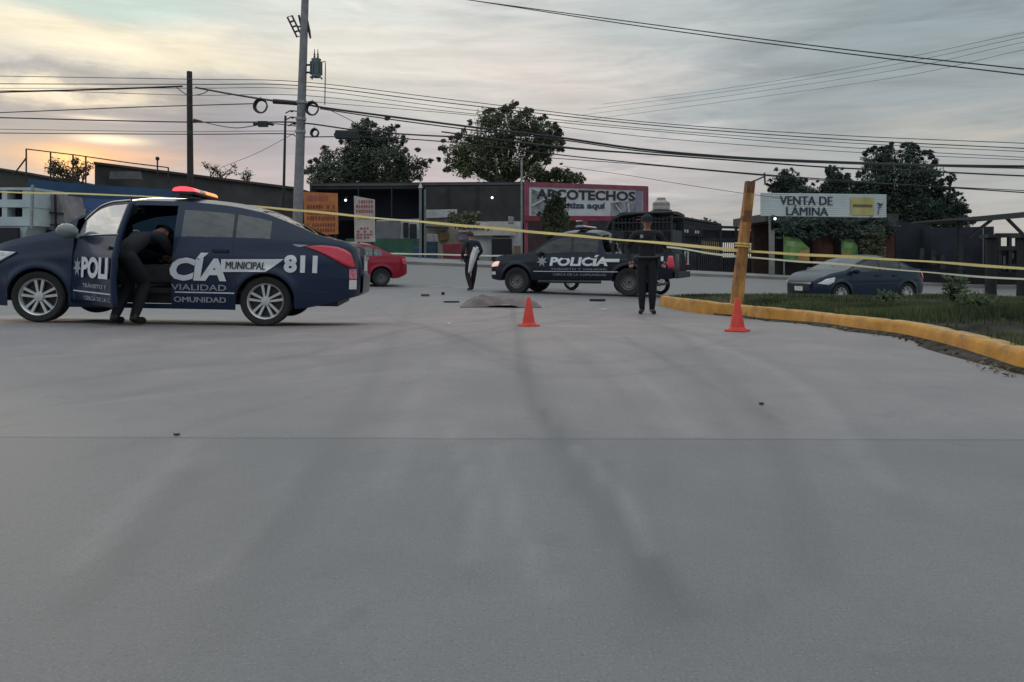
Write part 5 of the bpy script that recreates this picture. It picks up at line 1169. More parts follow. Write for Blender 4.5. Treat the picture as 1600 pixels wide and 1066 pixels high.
tree('pointed dark tree behind the middle of the corrugated white sign', [(1305,284,20),(1290,298,18),(1322,294,20),(1308,310,24),(1300,270,9)], 46, leafC, 1305, 6760, 0.106, seed=7)
tree('largest dark tree right of the corrugated white sign, ragged top', [(1400,282,46),(1378,262,28),(1425,278,34),(1392,246,18),(1418,240,13),(1360,292,26),(1445,300,22),(1400,325,46),(1440,330,30),(1360,325,30),(1460,325,26),(1480,345,24),(1345,310,22),(1420,350,34),(1455,350,26),(1400,305,40),(1340,330,22),(1500,350,18),(1432,250,8),(1388,236,6)], 46, leafC, 1400, 23400, 0.112, seed=8, sprigs=9)
tree('thin straggly tree at the right by the dark overhead beam', [(1478,312,18),(1468,294,10),(1490,322,16),(1460,322,14),(1484,280,7),(1472,335,18),(1500,332,12)], 46, leafC, 1478, 4420, 0.101, seed=9, sprigs=10)
tree('distant small tree low on the skyline left of the leaning post', [(1085,352,10),(1102,350,9),(1112,355,9),(1070,355,8)], 95, leafA, 1092, 1820, 0.168, seed=10)
def hedge(name, label, cat, px0, px1, py0, py1, d, n, size, m, seed, dep=.5, grp=None):
    rg = random.Random(seed); g = onground((px0+px1)/2, d); T = thing(name, label, cat, g, 0, grp); b = MB()
    for _ in range(n):
        x, y = rg.uniform(px0, px1), py0+(py1-py0)*rg.random()**.8
        if mnoise.noise(Vector((x*.05, y*.08, seed))) < -.22: continue
        y += 7*mnoise.noise(Vector((x*.04, 0, seed))); p = P(x, y, d)-g; p.y += rg.uniform(-dep, dep); a = Vector((rg.gauss(0,1), rg.gauss(0,1), rg.gauss(0,1))).normalized(); e = a.orthogonal().normalized(); l = size*rg.uniform(.6,1.3); b.add([p-a*l, p+e*l*.5, p+a*l, p-e*l*.5], [(0,1,2,3)])
    s = MB(); rgx = random.Random(seed+1)
    for k in range(5): x = rgx.uniform(px0+8, px1-8); s.tube([P(x, py1+8, d)-g, P(x+rgx.uniform(-8,8), (py0+py1)/2, d)-g, P(x+rgx.uniform(-14,14), py0+6, d)-g], [.03,.025,.01], 5)
    b.build('foliage', m, T); s.build('stem', bark, T); return T
hedge('climbing_vine', 'dark climbing vine hanging under the corrugated white sign', 'vine', 1212, 1400, 338, 372, 36.9, 3000, .12, leafC, 21, .4)
hedge('climbing_vine', 'vine trailing down beside the second green banner', 'vine', 1345, 1380, 352, 402, 36.3, 900, .10, leafB, 22, .25)
hedge('climbing_vine', 'dark vine hanging over the shop front near the dark drop of the roof', 'vine', 700, 750, 330, 350, 38.6, 500, .10, leafB, 23, .25)
# bare shrubs against the sun
def bare(label, px, py0, py1, wpx, d, seed, n=16):
    rg = random.Random(seed); g = P(px, py1, d); g.z = gz(g.x, d); T = thing('bare_shrub', label, 'shrub', g, 0, 'bare shrubs on the skyline'); b = MB(); lf = MB()
    for _ in range(n):
        x = px+rg.uniform(-wpx/2, wpx/2)*.5; p0 = P(x, py1, d)-g; x2 = px+rg.uniform(-1,1)*wpx/2; p1 = P(x2, py0+rg.random()**1.5*(py1-py0)*.7, d)-g; md = p0.lerp(p1, .5)+Vector((rg.uniform(-.1,.1), 0, .08)); b.tube([p0, md, p1], [.035,.022,.008], 5)
        for _k in range(5):
            q = md.lerp(p1, rg.random()); b.tube([q, q+Vector((rg.uniform(-.3,.3), rg.uniform(-.2,.2), rg.uniform(.05,.35)))], [.014,.005], 4)
        leaf_cloud(lf, p1, .22, 14, .09, rg)
    b.tube([Vector((0,0,0)), P(px, py1, d)-g], [.05,.05], 6); b.build('branch', bark, T); lf.build('foliage', leafA, T)
bare('bare twiggy shrub in front of the low sun at the far left', 112, 248, 288, 76, 34.5, 31, 34)
bare('few bare twigs above the long dark building left of the concrete pole', 340, 258, 282, 54, 40, 32, 10)
bare('small dark tuft on the roof edge of the long dark building', 385, 268, 290, 14, 40, 33, 6)

# ================================================================== buildings and walls
def mpx(px, py, d): return P(px, py, d)
dark_wall = mat('dark_wall', (.055,.053,.056), .9, 0, .3, .8, .2)
blue_wall = mat('blue_wall_paint', (.020,.060,.125), .8, 0, .25, .9, .2)
blue_sign = mat('blue_sign_paint', (.045,.085,.20), .7, 0, .3, 1.5)
shade_m = mat('dark_corrugated_roof', (.028,.027,.030), .7, .1, .3, 1.2, .2)
cream = mat('cream_plaster', (.33,.29,.24), .9, 0, .4, 1.1, .2)
white_wall = mat('whitewash', (.42,.43,.43), .9, 0, .35, 1.1, .2)
green_wall = mat('green_dado', (.035,.10,.065), .85, 0, .25, 1.5, .2)
grey_shut = mat('grey_shutter', (.15,.15,.165), .6, .3, .2, 2)
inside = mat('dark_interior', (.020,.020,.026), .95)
brick = mat('brick_face', (.105,.045,.032), .9, 0, .35, 4, .4)
pink_m = mat('pink_frame', (.23,.05,.078), .6, 0, .2, 3)
maroon = mat('maroon_strip', (.20,.02,.05), .6, 0, .25, 3)
sign_white = mat('sign_white', (.50,.50,.52), .6, 0, .12, 1.2)
black_ink = mat('black_ink', (.018,.018,.022), .6)
def slab(b, pts, d, dep, mi=0):                # outline of the photo set at its own distance, with depth
    b.prism([mpx(x, y, dd) for (x, y), dd in zip(pts, d if isinstance(d, (list, tuple)) else [d]*len(pts))][::-1], (0,1,0), dep, mi)
def gpx(px, d, below=.15):                     # photo row of the ground there
    X = (px-800)/F*d; return HZ+(CH-gz(X, d)+below)*F/d
def bthing(name, label, cat, px, d, grp=None): return thing(name, label, cat, onground(px, d), 0, grp)
# long dark building at left, roof edge falling to the right
T = bthing('long_building', 'long dark walled building with a falling roof edge behind the sedan', 'building', 300, 36)
b = MB(); slab(b, [(148,255),(462,295),(462,gpx(462,42)),(148,gpx(148,32))], [32,42,42,32], 7); b.build('wall', dark_wall, T, world=True)
b = MB(); slab(b, [(146,252.5),(463,292.5),(463,296),(146,256)], [31.8,41.8,41.8,31.8], 7.4); b.build('roof', mat('roof_edge', (.05,.04,.036), .8), T, world=True)
b = MB(); slab(b, [(172,268),(216,268),(218,280),(170,280)], 32.3, .25); b.build('pale_patch', mat('pale_patch', (.13,.12,.12), .9, 0, .4, 2), T, world=True)
# low roofs far left
T = bthing('low_building', 'low dark sloping roof at the far left edge below the roof rail', 'building', 20, 40); b = MB(); slab(b, [(-80,262),(0,265),(45,272),(80,279),(135,289),(135,gpx(135,40)),(-80,gpx(-80,40))], 40, 5); b.build('wall', mat('olive_wall', (.055,.055,.045), .9, 0, .3, .6), T, world=True)
b = MB(); slab(b, [(-80,259.5),(0,262.5),(45,269.5),(80,276.5),(135,286.5),(135,289.5),(80,279.5),(45,272.5),(0,265.5),(-80,262.5)], 39.8, 5.4); b.build('roof', dark_wall, T, world=True)
# blue wall with a painted panel
T = bthing('blue_wall', 'dark blue painted wall behind the open door of the sedan', 'wall', 160, 30)
b = MB(); slab(b, [(44,280),(130,288),(330,300),(330,gpx(330,30.5)),(44,gpx(44,29.5))], [29.5,29.8,30.5,30.5,29.5], .3); b.build('wall', blue_wall, T, world=True)
b = MB(); slab(b, [(98,309),(190,312),(190,337),(98,336)], 29.2, .25); b.build('painted_panel', blue_sign, T, world=True)
b = MB()
for x, y, w_, h in ((128,326,7,5),(140,329,5,6),(150,327,9,4),(120,322,4,3)): slab(b, [(x,y),(x+w_,y+.6),(x+w_-1,y+h),(x+1,y+h)], 29.15, .03)
b.build('paint_fleck', mat('pale_lilac_paint', (.30,.26,.38), .8, 0, .3, 6), T, world=True)
# rail frame on the roofs
T = bthing('roof_rail', 'thin metal rail frame standing above the roofs before the sun', 'railing', 120, 31.5)
b = MB(); q = lambda x, y: mpx(x, y, 31.5)
for (x0,y0),(x1,y1) in (((41,233),(115,242)),((115,242),(205,255)),((205,255),(263,262)),((41,233),(41,285)),((79,238),(79,285)),((114,242),(114,288)),((134,245),(134,288)),((263,262),(263,290)),((41,247),(20,275)),((246,250),(246,274))): b.bar(q(x0,y0), q(x1,y1), .045)
b.ball(q(246,248), .09, 8); b.build('frame', dark_steel, T, world=True)
# white truck and grey hopper
T = bthing('parked_truck', 'white panelled truck body with dark slots at the far left edge', 'truck', 10, 25); tw = mat('truck_white', (.40,.47,.48), .6, 0, .15, 1.5)
b = MB()
for y0, y1 in ((293,297),(312,324),(339,353)): slab(b, [(-70,y0),(51,y0),(51,y1),(-70,y1)], 25, 2.0)
for x0, x1 in ((-70,-48),(-34,-26),(3,11),(35,51)): slab(b, [(x0,297),(x1,297),(x1,339),(x0,339)], 25.03, 1.9)
slab(b, [(-70,353),(44,353),(36,374),(-70,374)], 25.05, 1.8); b.build('body', tw, T, world=True)
b = MB(); slab(b, [(-68,297),(48,297),(48,339),(-68,339)], 25.45, .1); slab(b, [(-70,356),(27,356),(27,384),(-70,384)], 24.8, .15); b.build('slot_panel', inside, T, world=True)
b = MB(); b.bar(mpx(51,289,24.9), mpx(49,356,24.9), .07); b.build('corner_post', steel, T, world=True)
for x in (-30, 20): q = MB(); q.lathe([(.25,-.14),(.47,-.15),(.5,-.1),(.5,.1),(.47,.15),(.25,.14)], 26, 'y', onground(x, 25.4)+Vector((0,0,.5))); q.build('wheel', rubber, T, smooth=True, world=True)
T = bthing('hopper', 'pinkish grey sheet metal hopper with straps beside the white truck', 'hopper', 78, 26); b = MB(); slab(b, [(57,303),(92,304),(100,338),(103,360),(54,358)], 26, 1.4); b.build('shell', mat('hopper_sheet', (.21,.19,.195), .7, .1, .3, 2), T, world=True)
b = MB(); b.bar(mpx(55,330,25.95), mpx(100,334,25.95), .05); b.bar(mpx(86,304,25.95), mpx(87,359,25.95), .05); b.bar(mpx(54,350,25.95), mpx(102,352,25.95), .04); b.build('strap', dark_steel, T, world=True)
b = MB(); slab(b, [(46,358),(105,362),(105,gpx(105,26)),(42,gpx(42,26))], 26.1, 1.2); b.build('undercarriage', mat('rusty_frame', (.05,.035,.03), .9, .2, .4, 4), T, world=True)

# the dark shed with its shops
T = bthing('shop_shed', 'wide dark roofed shed with shops beneath, behind the red car', 'building', 690, 41)
b = MB(); slab(b, [(484,286),(828,284),(828,293),(484,296)], 41.5, 6); b.build('roof', shade_m, T, world=True)
b = MB(); slab(b, [(486,287.5),(826,285.5),(826,288.5),(486,291)], 41.42, .06); b.build('fascia', mat('fascia_grey', (.075,.077,.09), .7, .1, .3, 1.2), T, world=True)
for x_ in (486,560,612,700,746): b = MB(); b.bar(mpx(x_,291,41.3), mpx(x_,345 if x_>650 else 342,41.3), .06); b.build('shed_post', dark_steel, T, world=True)
b = MB(); slab(b, [(664,292),(828,290),(828,350),(740,350),(664,336)], 41.35, .15); b.build('awning', mat('awning_dark', (.034,.031,.033), .8, 0, .3, 1.5), T, world=True)
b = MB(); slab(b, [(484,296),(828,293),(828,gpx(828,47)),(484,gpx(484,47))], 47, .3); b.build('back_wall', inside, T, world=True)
b = MB(); slab(b, [(500,294),(655,293),(655,342),(500,345)], 43, .2); b.build('interior_shade_sheet', mat('blue_black_shade', (.013,.015,.026), .9, 0, .3, 1), T, world=True)  # bluish black sheet standing in for the shade inside the shed
b = MB(); slab(b, [(588,344),(655,342),(655,373),(588,373)], 41.2, .25); b.build('wall', white_wall, T, world=True)
b = MB(); slab(b, [(587,346),(625,345),(625,373),(587,373)], 41.1, .06); b.build('shutter', grey_shut, T, world=True)
b = MB(); slab(b, [(630,348),(638,348),(638,371),(630,371)], 41.1, .06); b.build('window', inside, T, world=True)
b = MB(); slab(b, [(540,373),(656,373),(656,gpx(656,41)),(540,gpx(540,41))], 41.0, .3); b.build('dado', green_wall, T, world=True)
b = MB(); slab(b, [(664,330),(740,345),(740,gpx(740,41)),(664,gpx(664,41))], 41.3, .25); b.build('cream_wall', cream, T, world=True)
b = MB(); slab(b, [(664,328),(714,327),(714,339),(664,341)], 41.0, .2); b.build('upper_panel', white_wall, T, world=True)
b = MB(); slab(b, [(738,346),(816,346),(816,gpx(816,41)),(738,gpx(738,41))], 41.2, .25); b.build('white_wall', white_wall, T, world=True)
# ledges and goods
b = MB(); slab(b, [(664,353),(700,355),(700,358),(664,356)], 40.8, .4); b.build('shelf', darkwood, T, world=True)
T2 = bthing('wall_sign', 'white wall sign with black lettering behind the walking person', 'sign', 775, 40.9); b = MB(); slab(b, [(733,347.5),(806,347.5),(806,368),(733,368)], 40.9, .12); b.build('board', mat('cream_sign', (.50,.47,.42), .8, 0, .15, 2), T2, world=True)
b = MB(); text_on(b, 'Renueva y', (0,0,1,1), lambda u, v: mpx(716+51*u, 361-6.5*v, 40.8), .05); b.build('lettering', black_ink, T2, world=True)
b = MB(); slab(b, [(716,353),(735,353),(735,362.5),(716,362.5)], 40.95, .1); b.build('board_extension', mat('cream_sign', (.5,.47,.42)), T2, world=True)
def goods(name, label, cat, poly, d, m, dep=.5, grp=None):
    T = bthing(name, label, cat, sum(p[0] for p in poly)/len(poly), d, grp); b = MB(); slab(b, poly, d, dep); o = b.build('case', m, T, world=True); bv = o.modifiers.new('bevel', 'BEVEL'); bv.width = .03; bv.segments = 2; return T
goods('shop_counter', 'red shop counter in front of the cream wall left of the walking person', 'counter', [(692,381),(729,380),(730,gpx(730,40)),(693,gpx(693,40))], 40, mat('red_counter', (.22,.03,.045), .6, 0, .25, 2), .7)
T = bthing('steel_drum', 'dark blue drum by the steel post left of the red counter', 'drum', 675, 39.5); b = MB(); g_ = onground(675, 39.5); h_ = .95; b.lathe([(.001,0),(.30,0),(.31,.03),(.30,.06),(.30,h_*.34),(.315,h_*.36),(.30,h_*.38),(.30,h_*.66),(.315,h_*.68),(.30,h_*.70),(.30,h_),(.001,h_)], 24); b.build('drum', mat('drum_blue', (.02,.055,.085), .5, .2, .25, 3), T, smooth=True, sharp=30)
goods('goods_crate', 'stack of pale goods on top of the drum and shelf', 'crate', [(667,366),(683,366),(684,379),(667,379)], 39.6, mat('pale_goods', (.30,.27,.28), .8, 0, .4, 5), .4)
goods('display_case', 'dark display case against the white wall left of the pickup', 'display case', [(768,373),(800,373),(800,gpx(800,40.2)),(768,gpx(768,40.2))], 40.2, inside, .6)
goods('hanging_goods', 'brown goods hung on the cream wall above the counter', 'goods', [(684,362),(701,364),(700,376),(686,377)], 41.0, mat('brown_goods', (.15,.09,.04), .9, 0, .4, 4), .15)
goods('wall_panel', 'thin pale meter box by the pink sign post', 'meter box', [(794,338),(803,339),(803,350),(794,350)], 40.0, mat('pale_box', (.25,.26,.27), .7), .2)
goods('goods_crate', 'blue plastic crate standing left of the red counter', 'crate', [(646,386),(656,386),(656,gpx(656,40)),(646,gpx(646,40))], 40, mat('blue_crate', (.03,.07,.16), .6, 0, .2, 4), .5)
goods('cardboard_box', 'brown cardboard box beside the dark display case', 'box', [(803,384),(815,384),(815,gpx(815,40)),(803,gpx(803,40))], 40, mat('cardboard', (.20,.13,.075), .9, 0, .2, 3), .5)
goods('wall_poster', 'small lilac poster on the white wall left of the walking person', 'poster', [(716,366),(731,366),(731,375),(716,375)], 41.1, mat('lilac_print', (.22,.20,.30), .7, 0, .3, 6), .04)
goods('wall_poster', 'dark poster with a pale edge on the white wall nearest the pickup', 'poster', [(770,364),(798,364),(798,371),(770,371)], 41.1, mat('slate_print', (.10,.12,.15), .7, 0, .5, 6), .04)
goods('door_frame', 'dark doorway beside the grey shutter behind the red car', 'doorway', [(640,350),(651,350),(651,gpx(651,41.05)),(640,gpx(640,41.05))], 41.05, inside, .05)
T = bthing('steel_post', 'pale steel double post with a white cap before the shed', 'post', 660, 38); b = MB(); b.bar(mpx(657,294,38), onground(657,38), .13); b.bar(mpx(664,296,38.1), onground(664,38.1), .10); b.build('shaft', mat('pale_steel', (.15,.17,.18), .6, .3, .2, 3), T, world=True); b = MB(); b.lathe([(.001,.28),(.03,.22),(.10,.05),(.11,0),(.001,-.02)], 12, 'z', mpx(657,294,38)); b.build('cap', white_wall, T, world=True, smooth=True)
# price boards
def board(label, poly, d, m, marks, mm, grp='price boards at the roadside'):
    T = bthing('price_board', label, 'sign', sum(p[0] for p in poly)/4, d, grp); b = MB(); slab(b, poly, d, .08); b.build('board', m, T, world=True)
    for (pl, mt_) in marks:
        b = MB(); rg = random.Random(len(pl)+int(pl[0][1]))
        (x0,y0),(x1,y1),rows_,cols = pl
        for r_ in range(rows_):
            b = MB()
            for c_ in range(cols):
                if rg.random() < .1: continue
                xa = x0+(x1-x0)*(c_+.12)/cols; xb = x0+(x1-x0)*(c_+rg.uniform(.6,.92))/cols; ya = y0+(y1-y0)*(r_+.15)/rows_; yb = y0+(y1-y0)*(r_+.8)/rows_
                slab(b, [(xa,ya),(xb,ya),(xb,yb),(xa,yb)], d-.012, .01)
            if b.v: b.build('price_lettering', mt_, T, world=True)
    b = MB()
    for x in (poly[0][0]+3, poly[1][0]-3): b.bar(mpx(x, poly[2][1]-2, d+.1), onground(x, d+.1), .07)
    b.build('post', dark_steel, T, world=True); return T
org = mat('board_orange', (.46,.16,.05), .7, 0, .2, 2); org_d = mat('board_dark_red', (.19,.055,.035), .7, 0, .25, 4)
board('orange price board with rows of dark red lettering beside the concrete pole', [(474,300),(527,302),(528,366),(476,368)], 31, org, [(((479,304),(524,316),1,8), mat('board_pinkish', (.33,.10,.09), .7)), (((479,319),(524,346),3,10), org_d), (((479,348),(524,364),2,11), org_d)], None)
bw = mat('board_white', (.46,.40,.38), .7, 0, .15, 2); br_ = mat('board_red', (.34,.085,.10), .7, 0, .2, 4); by_ = mat('board_yellow', (.40,.33,.05), .7, 0, .2, 3)
board('pale price board with red rows and a yellow band above the red car', [(553,306),(585,312),(586,378),(554,378)], 30, bw, [(((556,312),(583,334),3,7), br_), (((555,337),(584,344),1,1), by_), (((557,355),(583,374),4,5), br_)], None)
# pink framed billboard
T = bthing('billboard', 'large pink framed billboard with black lettering above the pickup', 'billboard', 910, 37); dL, dR = 36.0, 38.5
def bp(u, v, off=0.0):                          # u 0..1 along, v 0..1 down, between the photo's corners
    dd = dL+(dR-dL)*u+off; x = 819+193*u; yt = 284+7*u; yb = 399-54*ss(.30,.36,u)-1*u; yb = 345.0; return mpx(x, yt+(yb-yt)*v, dd)
def bq(b, u0, v0, u1, v1, off, th, mi=0):
    n = 8; b.grid([[bp(u0+(u1-u0)*i/n, v, off) for v in (v0, (v0+v1)/2, v1)] for i in range(n+1)], mi); b.grid([[bp(u0+(u1-u0)*i/n, v, off+th) for v in (v0, v1)] for i in range(n+1)], mi)
    for v in (v0, v1): b.grid([[bp(u0+(u1-u0)*i/n, v, off), bp(u0+(u1-u0)*i/n, v, off+th)] for i in range(n+1)], mi)
    for u in (u0, u1): b.grid([[bp(u, v0, off), bp(u, v1, off)], [bp(u, v0, off+th), bp(u, v1, off+th)]], mi)
b = MB(); bq(b, .03, .1, .985, .88, 0, .10); b.build('panel', sign_white, T, world=True)
b = MB(); bq(b, 0, 0, 1, .115, -.06, .2); bq(b, 0, .115, .04, .87, -.06, .2); bq(b, .965, .115, 1, .87, -.06, .2); b.build('frame', pink_m, T, world=True)
b = MB(); bq(b, 0, .87, 1, 1.0, -.06, .2); b.build('lower_strip', maroon, T, world=True)
b = MB(); text_on(b, 'ARCOTECHOS', (.10,.44,.90,.17), lambda u, v: bp(u, v, -.03), .035); b.build('lettering', black_ink, T, world=True)
b = MB(); text_on(b, 'Cotiza aquí', (.26,.72,.66,.50), lambda u, v: bp(u, v, -.03), .04); b.build('lettering', mat('navy_ink', (.03,.04,.09), .6), T, world=True)
grey_img = mat('printed_grey', (.22,.22,.24), .6, 0, .5, 3)
b = MB(); b.add([bp(.06,.18,-.012), bp(.17,.30,-.012), bp(.30,.30,-.012), bp(.30,.84,-.012), bp(.06,.84,-.012)], [(0,1,2,3,4)]); b.build('printed_picture', grey_img, T, world=True); b = MB(); b.add([bp(.70,.50,-.012), bp(.90,.42,-.012), bp(.90,.86,-.012), bp(.70,.86,-.012)], [(0,1,2,3)]); b.build('printed_picture', grey_img, T, world=True)
b = MB(); b.bar(bp(.06,.62,-.03), bp(.17,.42,-.03), .07); b.bar(bp(.17,.42,-.03), bp(.30,.36,-.03), .05); b.build('printed_arch', sign_white, T, world=True); b = MB(); b.bar(bp(.74,.56,-.03), bp(.80,.84,-.03), .05); b.bar(bp(.84,.5,-.03), bp(.85,.84,-.03), .06); b.build('printed_arch', sign_white, T, world=True)
b = MB(); bq(b, .90, .12, .955, .86, -.02, .02); b.build('violet_edge', mat('violet_print', (.20,.19,.27), .6), T, world=True)
for x_, y_, d_, w_, m_ in ((815,250,36.2,.09,steel),(822,345,36.2,.16,pink_m),(1010,292,38.7,.18,pink_m),(914,345,37.3,.2,pink_m)): b = MB(); b.bar(mpx(x_,y_,d_), onground(x_,d_), w_); b.build('post', m_, T, world=True)
b = MB(); slab(b, [(820,338),(900,342),(900,gpx(900,37.6)),(820,gpx(820,37.6))], 37.6, .2); b.build('lower_wall', mat('dusky_wall', (.075,.045,.05), .9, 0, .3, 1.5), T, world=True)
# dark building with the water tank, behind the pickup
T = bthing('flat_building', 'dark flat roofed building behind the pickup, below the water tank', 'building', 1060, 44); b = MB(); slab(b, [(900,346),(1012,338),(1062,340),(1125,352),(1125,gpx(1125,44)),(900,gpx(900,44))], 44, 6); b.build('wall', mat('blackish_wall', (.034,.034,.042), .9, 0, .3, 1), T, world=True); b = MB(); slab(b, [(1010,335.5),(1063,337.5),(1127,349.5),(1127,352),(1063,340.5),(1010,338.5)], 43.9, 6.2); b.build('roof', dark_wall, T, world=True)
T = thing('water_tank', 'round pale water tank on the roof behind the pickup rack', 'water tank', mpx(1033,329,46)); s_ = 46/F; b = MB(); b.lathe([(.001,0),(12*s_,0),(13.5*s_,1*s_),(13.5*s_,6*s_),(13*s_,7*s_),(13.5*s_,8*s_),(13.2*s_,12*s_),(9*s_,15*s_),(7*s_,16*s_),(7*s_,19*s_),(6*s_,20*s_),(.001,20*s_)], 24); b.build('tank', mat('tank_plastic', (.34,.30,.28), .7, 0, .12, 3), T, smooth=True, sharp=40); b = MB(); b.box((0,0,-.5), (1.1,1.1,1.0)); b.build('plinth', dark_wall, T)
# gate and fence of the yard
T = bthing('yard_gate', 'dark barred yard gate with a sagging top rail behind the leaning post', 'gate', 1120, 41)
b = MB(); b.bar(mpx(1060,346,41), mpx(1125,355,41), .16); b.bar(mpx(1125,355,41), mpx(1205,357,41), .14); b.bar(mpx(1060,424,41), mpx(1182,428,41), .14); b.bar(mpx(1060,392,41), mpx(1182,396,41), .08)
for x in (1062,1092,1126,1150,1180): b.bar(mpx(x,348+(x-1060)*.06,41), onground(x,41), .12)
b.build('frame', dark_steel, T, world=True)
b = MB()
for k in range(40): x = 1063+3*k; b.bar(mpx(x,372,41.05), mpx(x,426,41.05), .035)
b.build('bar', mat('gate_bar_grey', (.07,.07,.08), .6, .3, .3, 3), T, world=True)
b = MB()
for k in range(9): x = 1097+3.2*k; b.bar(mpx(x,376+.3*k,40.9), mpx(x,398,40.9), .035)
b.build('tan_bar', mat('tan_bar', (.30,.22,.11), .7, 0, .3, 3), T, world=True)
b = MB(); slab(b, [(1060,358),(1182,361),(1182,380),(1060,378)], 41.3, .06); slab(b, [(1060,400),(1182,404),(1182,gpx(1182,41.5)),(1060,gpx(1060,41.5))], 41.5, .06); b.build('sheet', mat('gate_sheet', (.020,.021,.026), .8, .1, .3, 2), T, world=True)
T = bthing('yard_wall', 'dark brown brick wall end between the gate and the concrete post', 'wall', 1190, 40.5); b = MB(); slab(b, [(1178,352),(1202,350),(1202,gpx(1202,40.5)),(1178,gpx(1178,40.5))], 40.5, .5); b.build('wall', mat('brown_brick', (.055,.032,.028), .9, 0, .3, 4, .3), T, world=True)
T = bthing('gate_sign', 'small dark sign with faint white marks on the gate right of the pickup', 'sign', 1080, 40.7); b = MB(); slab(b, [(1062,355),(1098,359),(1098,370),(1062,368)], 40.7, .05); b.build('board', mat('gate_sheet', (.02,.021,.026)), T, world=True); b = MB()
for x, w_ in ((1066,2.4),(1069.5,2),(1073,2.6),(1086,2.4),(1090,2.2)): slab(b, [(x,358+(x-1066)*.1),(x+w_,358.2+(x-1066)*.1),(x+w_,363+(x-1066)*.1),(x,363+(x-1066)*.1)], 40.66, .02)
b.build('white_mark', white_wall, T, world=True)
T = bthing('white_marker', 'white striped marker post standing at the left end of the gate', 'post', 1070, 39.5); b = MB(); b.bar(mpx(1067.5,368,39.5), mpx(1067.5,392,39.5), .06)
for x in (1066,1070,1075): b.bar(mpx(x,394,39.5), mpx(x,412,39.5), .07)
b.bar(mpx(1064,394,39.5), mpx(1077,394,39.5), .05); b.bar(mpx(1064,412,39.5), mpx(1077,413,39.5), .05); b.bar(mpx(1071,413,39.5), onground(1071,39.5), .08); b.build('shaft', white_wall, T, world=True)
# shop under the white corrugated sign
T = bthing('vine_shop', 'dark open fronted shop with brick pillars under the white corrugated sign', 'building', 1300, 40)
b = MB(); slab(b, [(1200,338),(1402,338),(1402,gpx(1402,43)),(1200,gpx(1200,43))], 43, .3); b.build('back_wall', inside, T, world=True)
b = MB(); slab(b, [(1196,334),(1404,334),(1404,346),(1196,346)], 37.5, 5.5); b.build('roof', dark_wall, T, world=True)
b = MB(); slab(b, [(1206,405),(1400,407),(1400,gpx(1400,38)),(1206,gpx(1206,38))], 38, .25); b.build('low_wall', mat('low_dark_wall', (.026,.022,.021), .9, 0, .3, 2), T, world=True)
for x0, x1, y0 in ((1276,1302,352),(1374,1398,350)): b = MB(); slab(b, [(x0,y0),(x1,y0),(x1,gpx(x1,37.4)),(x0,gpx(x0,37.4))], 37.4, .6); b.build('pillar', brick, T, world=True)
b = MB()
for k in range(22): x = 1210+3*k; b.bar(mpx(x,368,37.9), mpx(x,406,37.9), .03)
b.build('grille', dark_steel, T, world=True); b = MB()
for k in range(20): x = 1306+3.2*k; b.bar(mpx(x,372,37.9), mpx(x,408,37.9), .03)
b.build('grille', dark_steel, T, world=True)
T = bthing('corrugated_sign', 'white corrugated sheet sign reading VENTA DE LÁMINA above the vines', 'sign', 1285, 36)
def vp(u, v, off=0.): return mpx(1188+197*u, 301.5+2.5*u+(36+.5*u)*v, 36.0+.6*u+off)
b = MB(); n = 60; rows = []
for j in range(n+1): rows.append([vp(u, j/n, .005*math.cos(j/n*2*math.pi*12)) for u in (0, .5, 1)])
b.grid(rows); b.grid([[vp(u, v, .06) for u in (0, 1)] for v in (0, 1)]); b.build('panel', mat('corrugated_white', (.47,.52,.52), .5, .05, .10, .8), T, world=True)
ink = mat('sign_blue_ink', (.02,.035,.06), .6)
b = MB()
for du, do_ in ((0,-.025),(.005,-.028),(.0025,-.031)): text_on(b, 'VENTA DE', (.155+du,.50,.57+du,.12), lambda u, v, do_=do_: vp(u, v, do_), 0.0)
b.build('lettering', ink, T, world=True)
b = MB()
for du, do_ in ((0,-.025),(.005,-.028),(.0025,-.031)): text_on(b, 'LÁMINA', (.205+du,.95,.535+du,.50), lambda u, v, do_=do_: vp(u, v, do_), 0.0)
b.build('lettering', ink, T, world=True)
b = MB(); b.grid([[vp(u, v, -.03) for v in (.12,.5,.9)] for u in np.linspace(.715, .905, 6)]); b.build('yellow_patch', mat('sign_yellow', (.43,.36,.12), .7, 0, .15, 1.2, c2=(.46,.42,.20)), T, world=True)
b = MB(); b.grid([[vp(u, v, -.038) for v in (.44,.56)] for u in np.linspace(.735, .89, 4)]); b.build('dark_band', mat('sign_brown', (.13,.10,.05), .6, 0, .4, 9), T, world=True)
b = MB(); b.bar(vp(.935,.86,-.04), vp(.945,.40,-.04), .07, .01); b.bar(vp(.93,.36,-.04), vp(.965,.46,-.04), .12, .01); b.bar(vp(.95,.58,-.04), vp(.972,.36,-.04), .06, .01); b.build('tool_emblem', mat('emblem_purple', (.09,.07,.13), .6), T, world=True)
b = MB(); b.bar(mpx(1203,336,36.3), onground(1203,36.3), .09); b.bar(mpx(1376,340,36.9), onground(1376,36.9), .09); b.build('post', mat('pale_steel', (.15,.17,.18)), T, world=True)
T = bthing('concrete_post', 'pale concrete post under the left end of the corrugated sign', 'post', 1205, 36); b = MB(); b.bar(mpx(1206,360,36), onground(1206,36), .20); b.build('shaft', mat('post_concrete', (.20,.19,.18), .9, 0, .2, 3), T, world=True)
grn = mat('banner_green', (.075,.165,.045), .7, 0, .4, 1.6, c2=(.15,.27,.08))
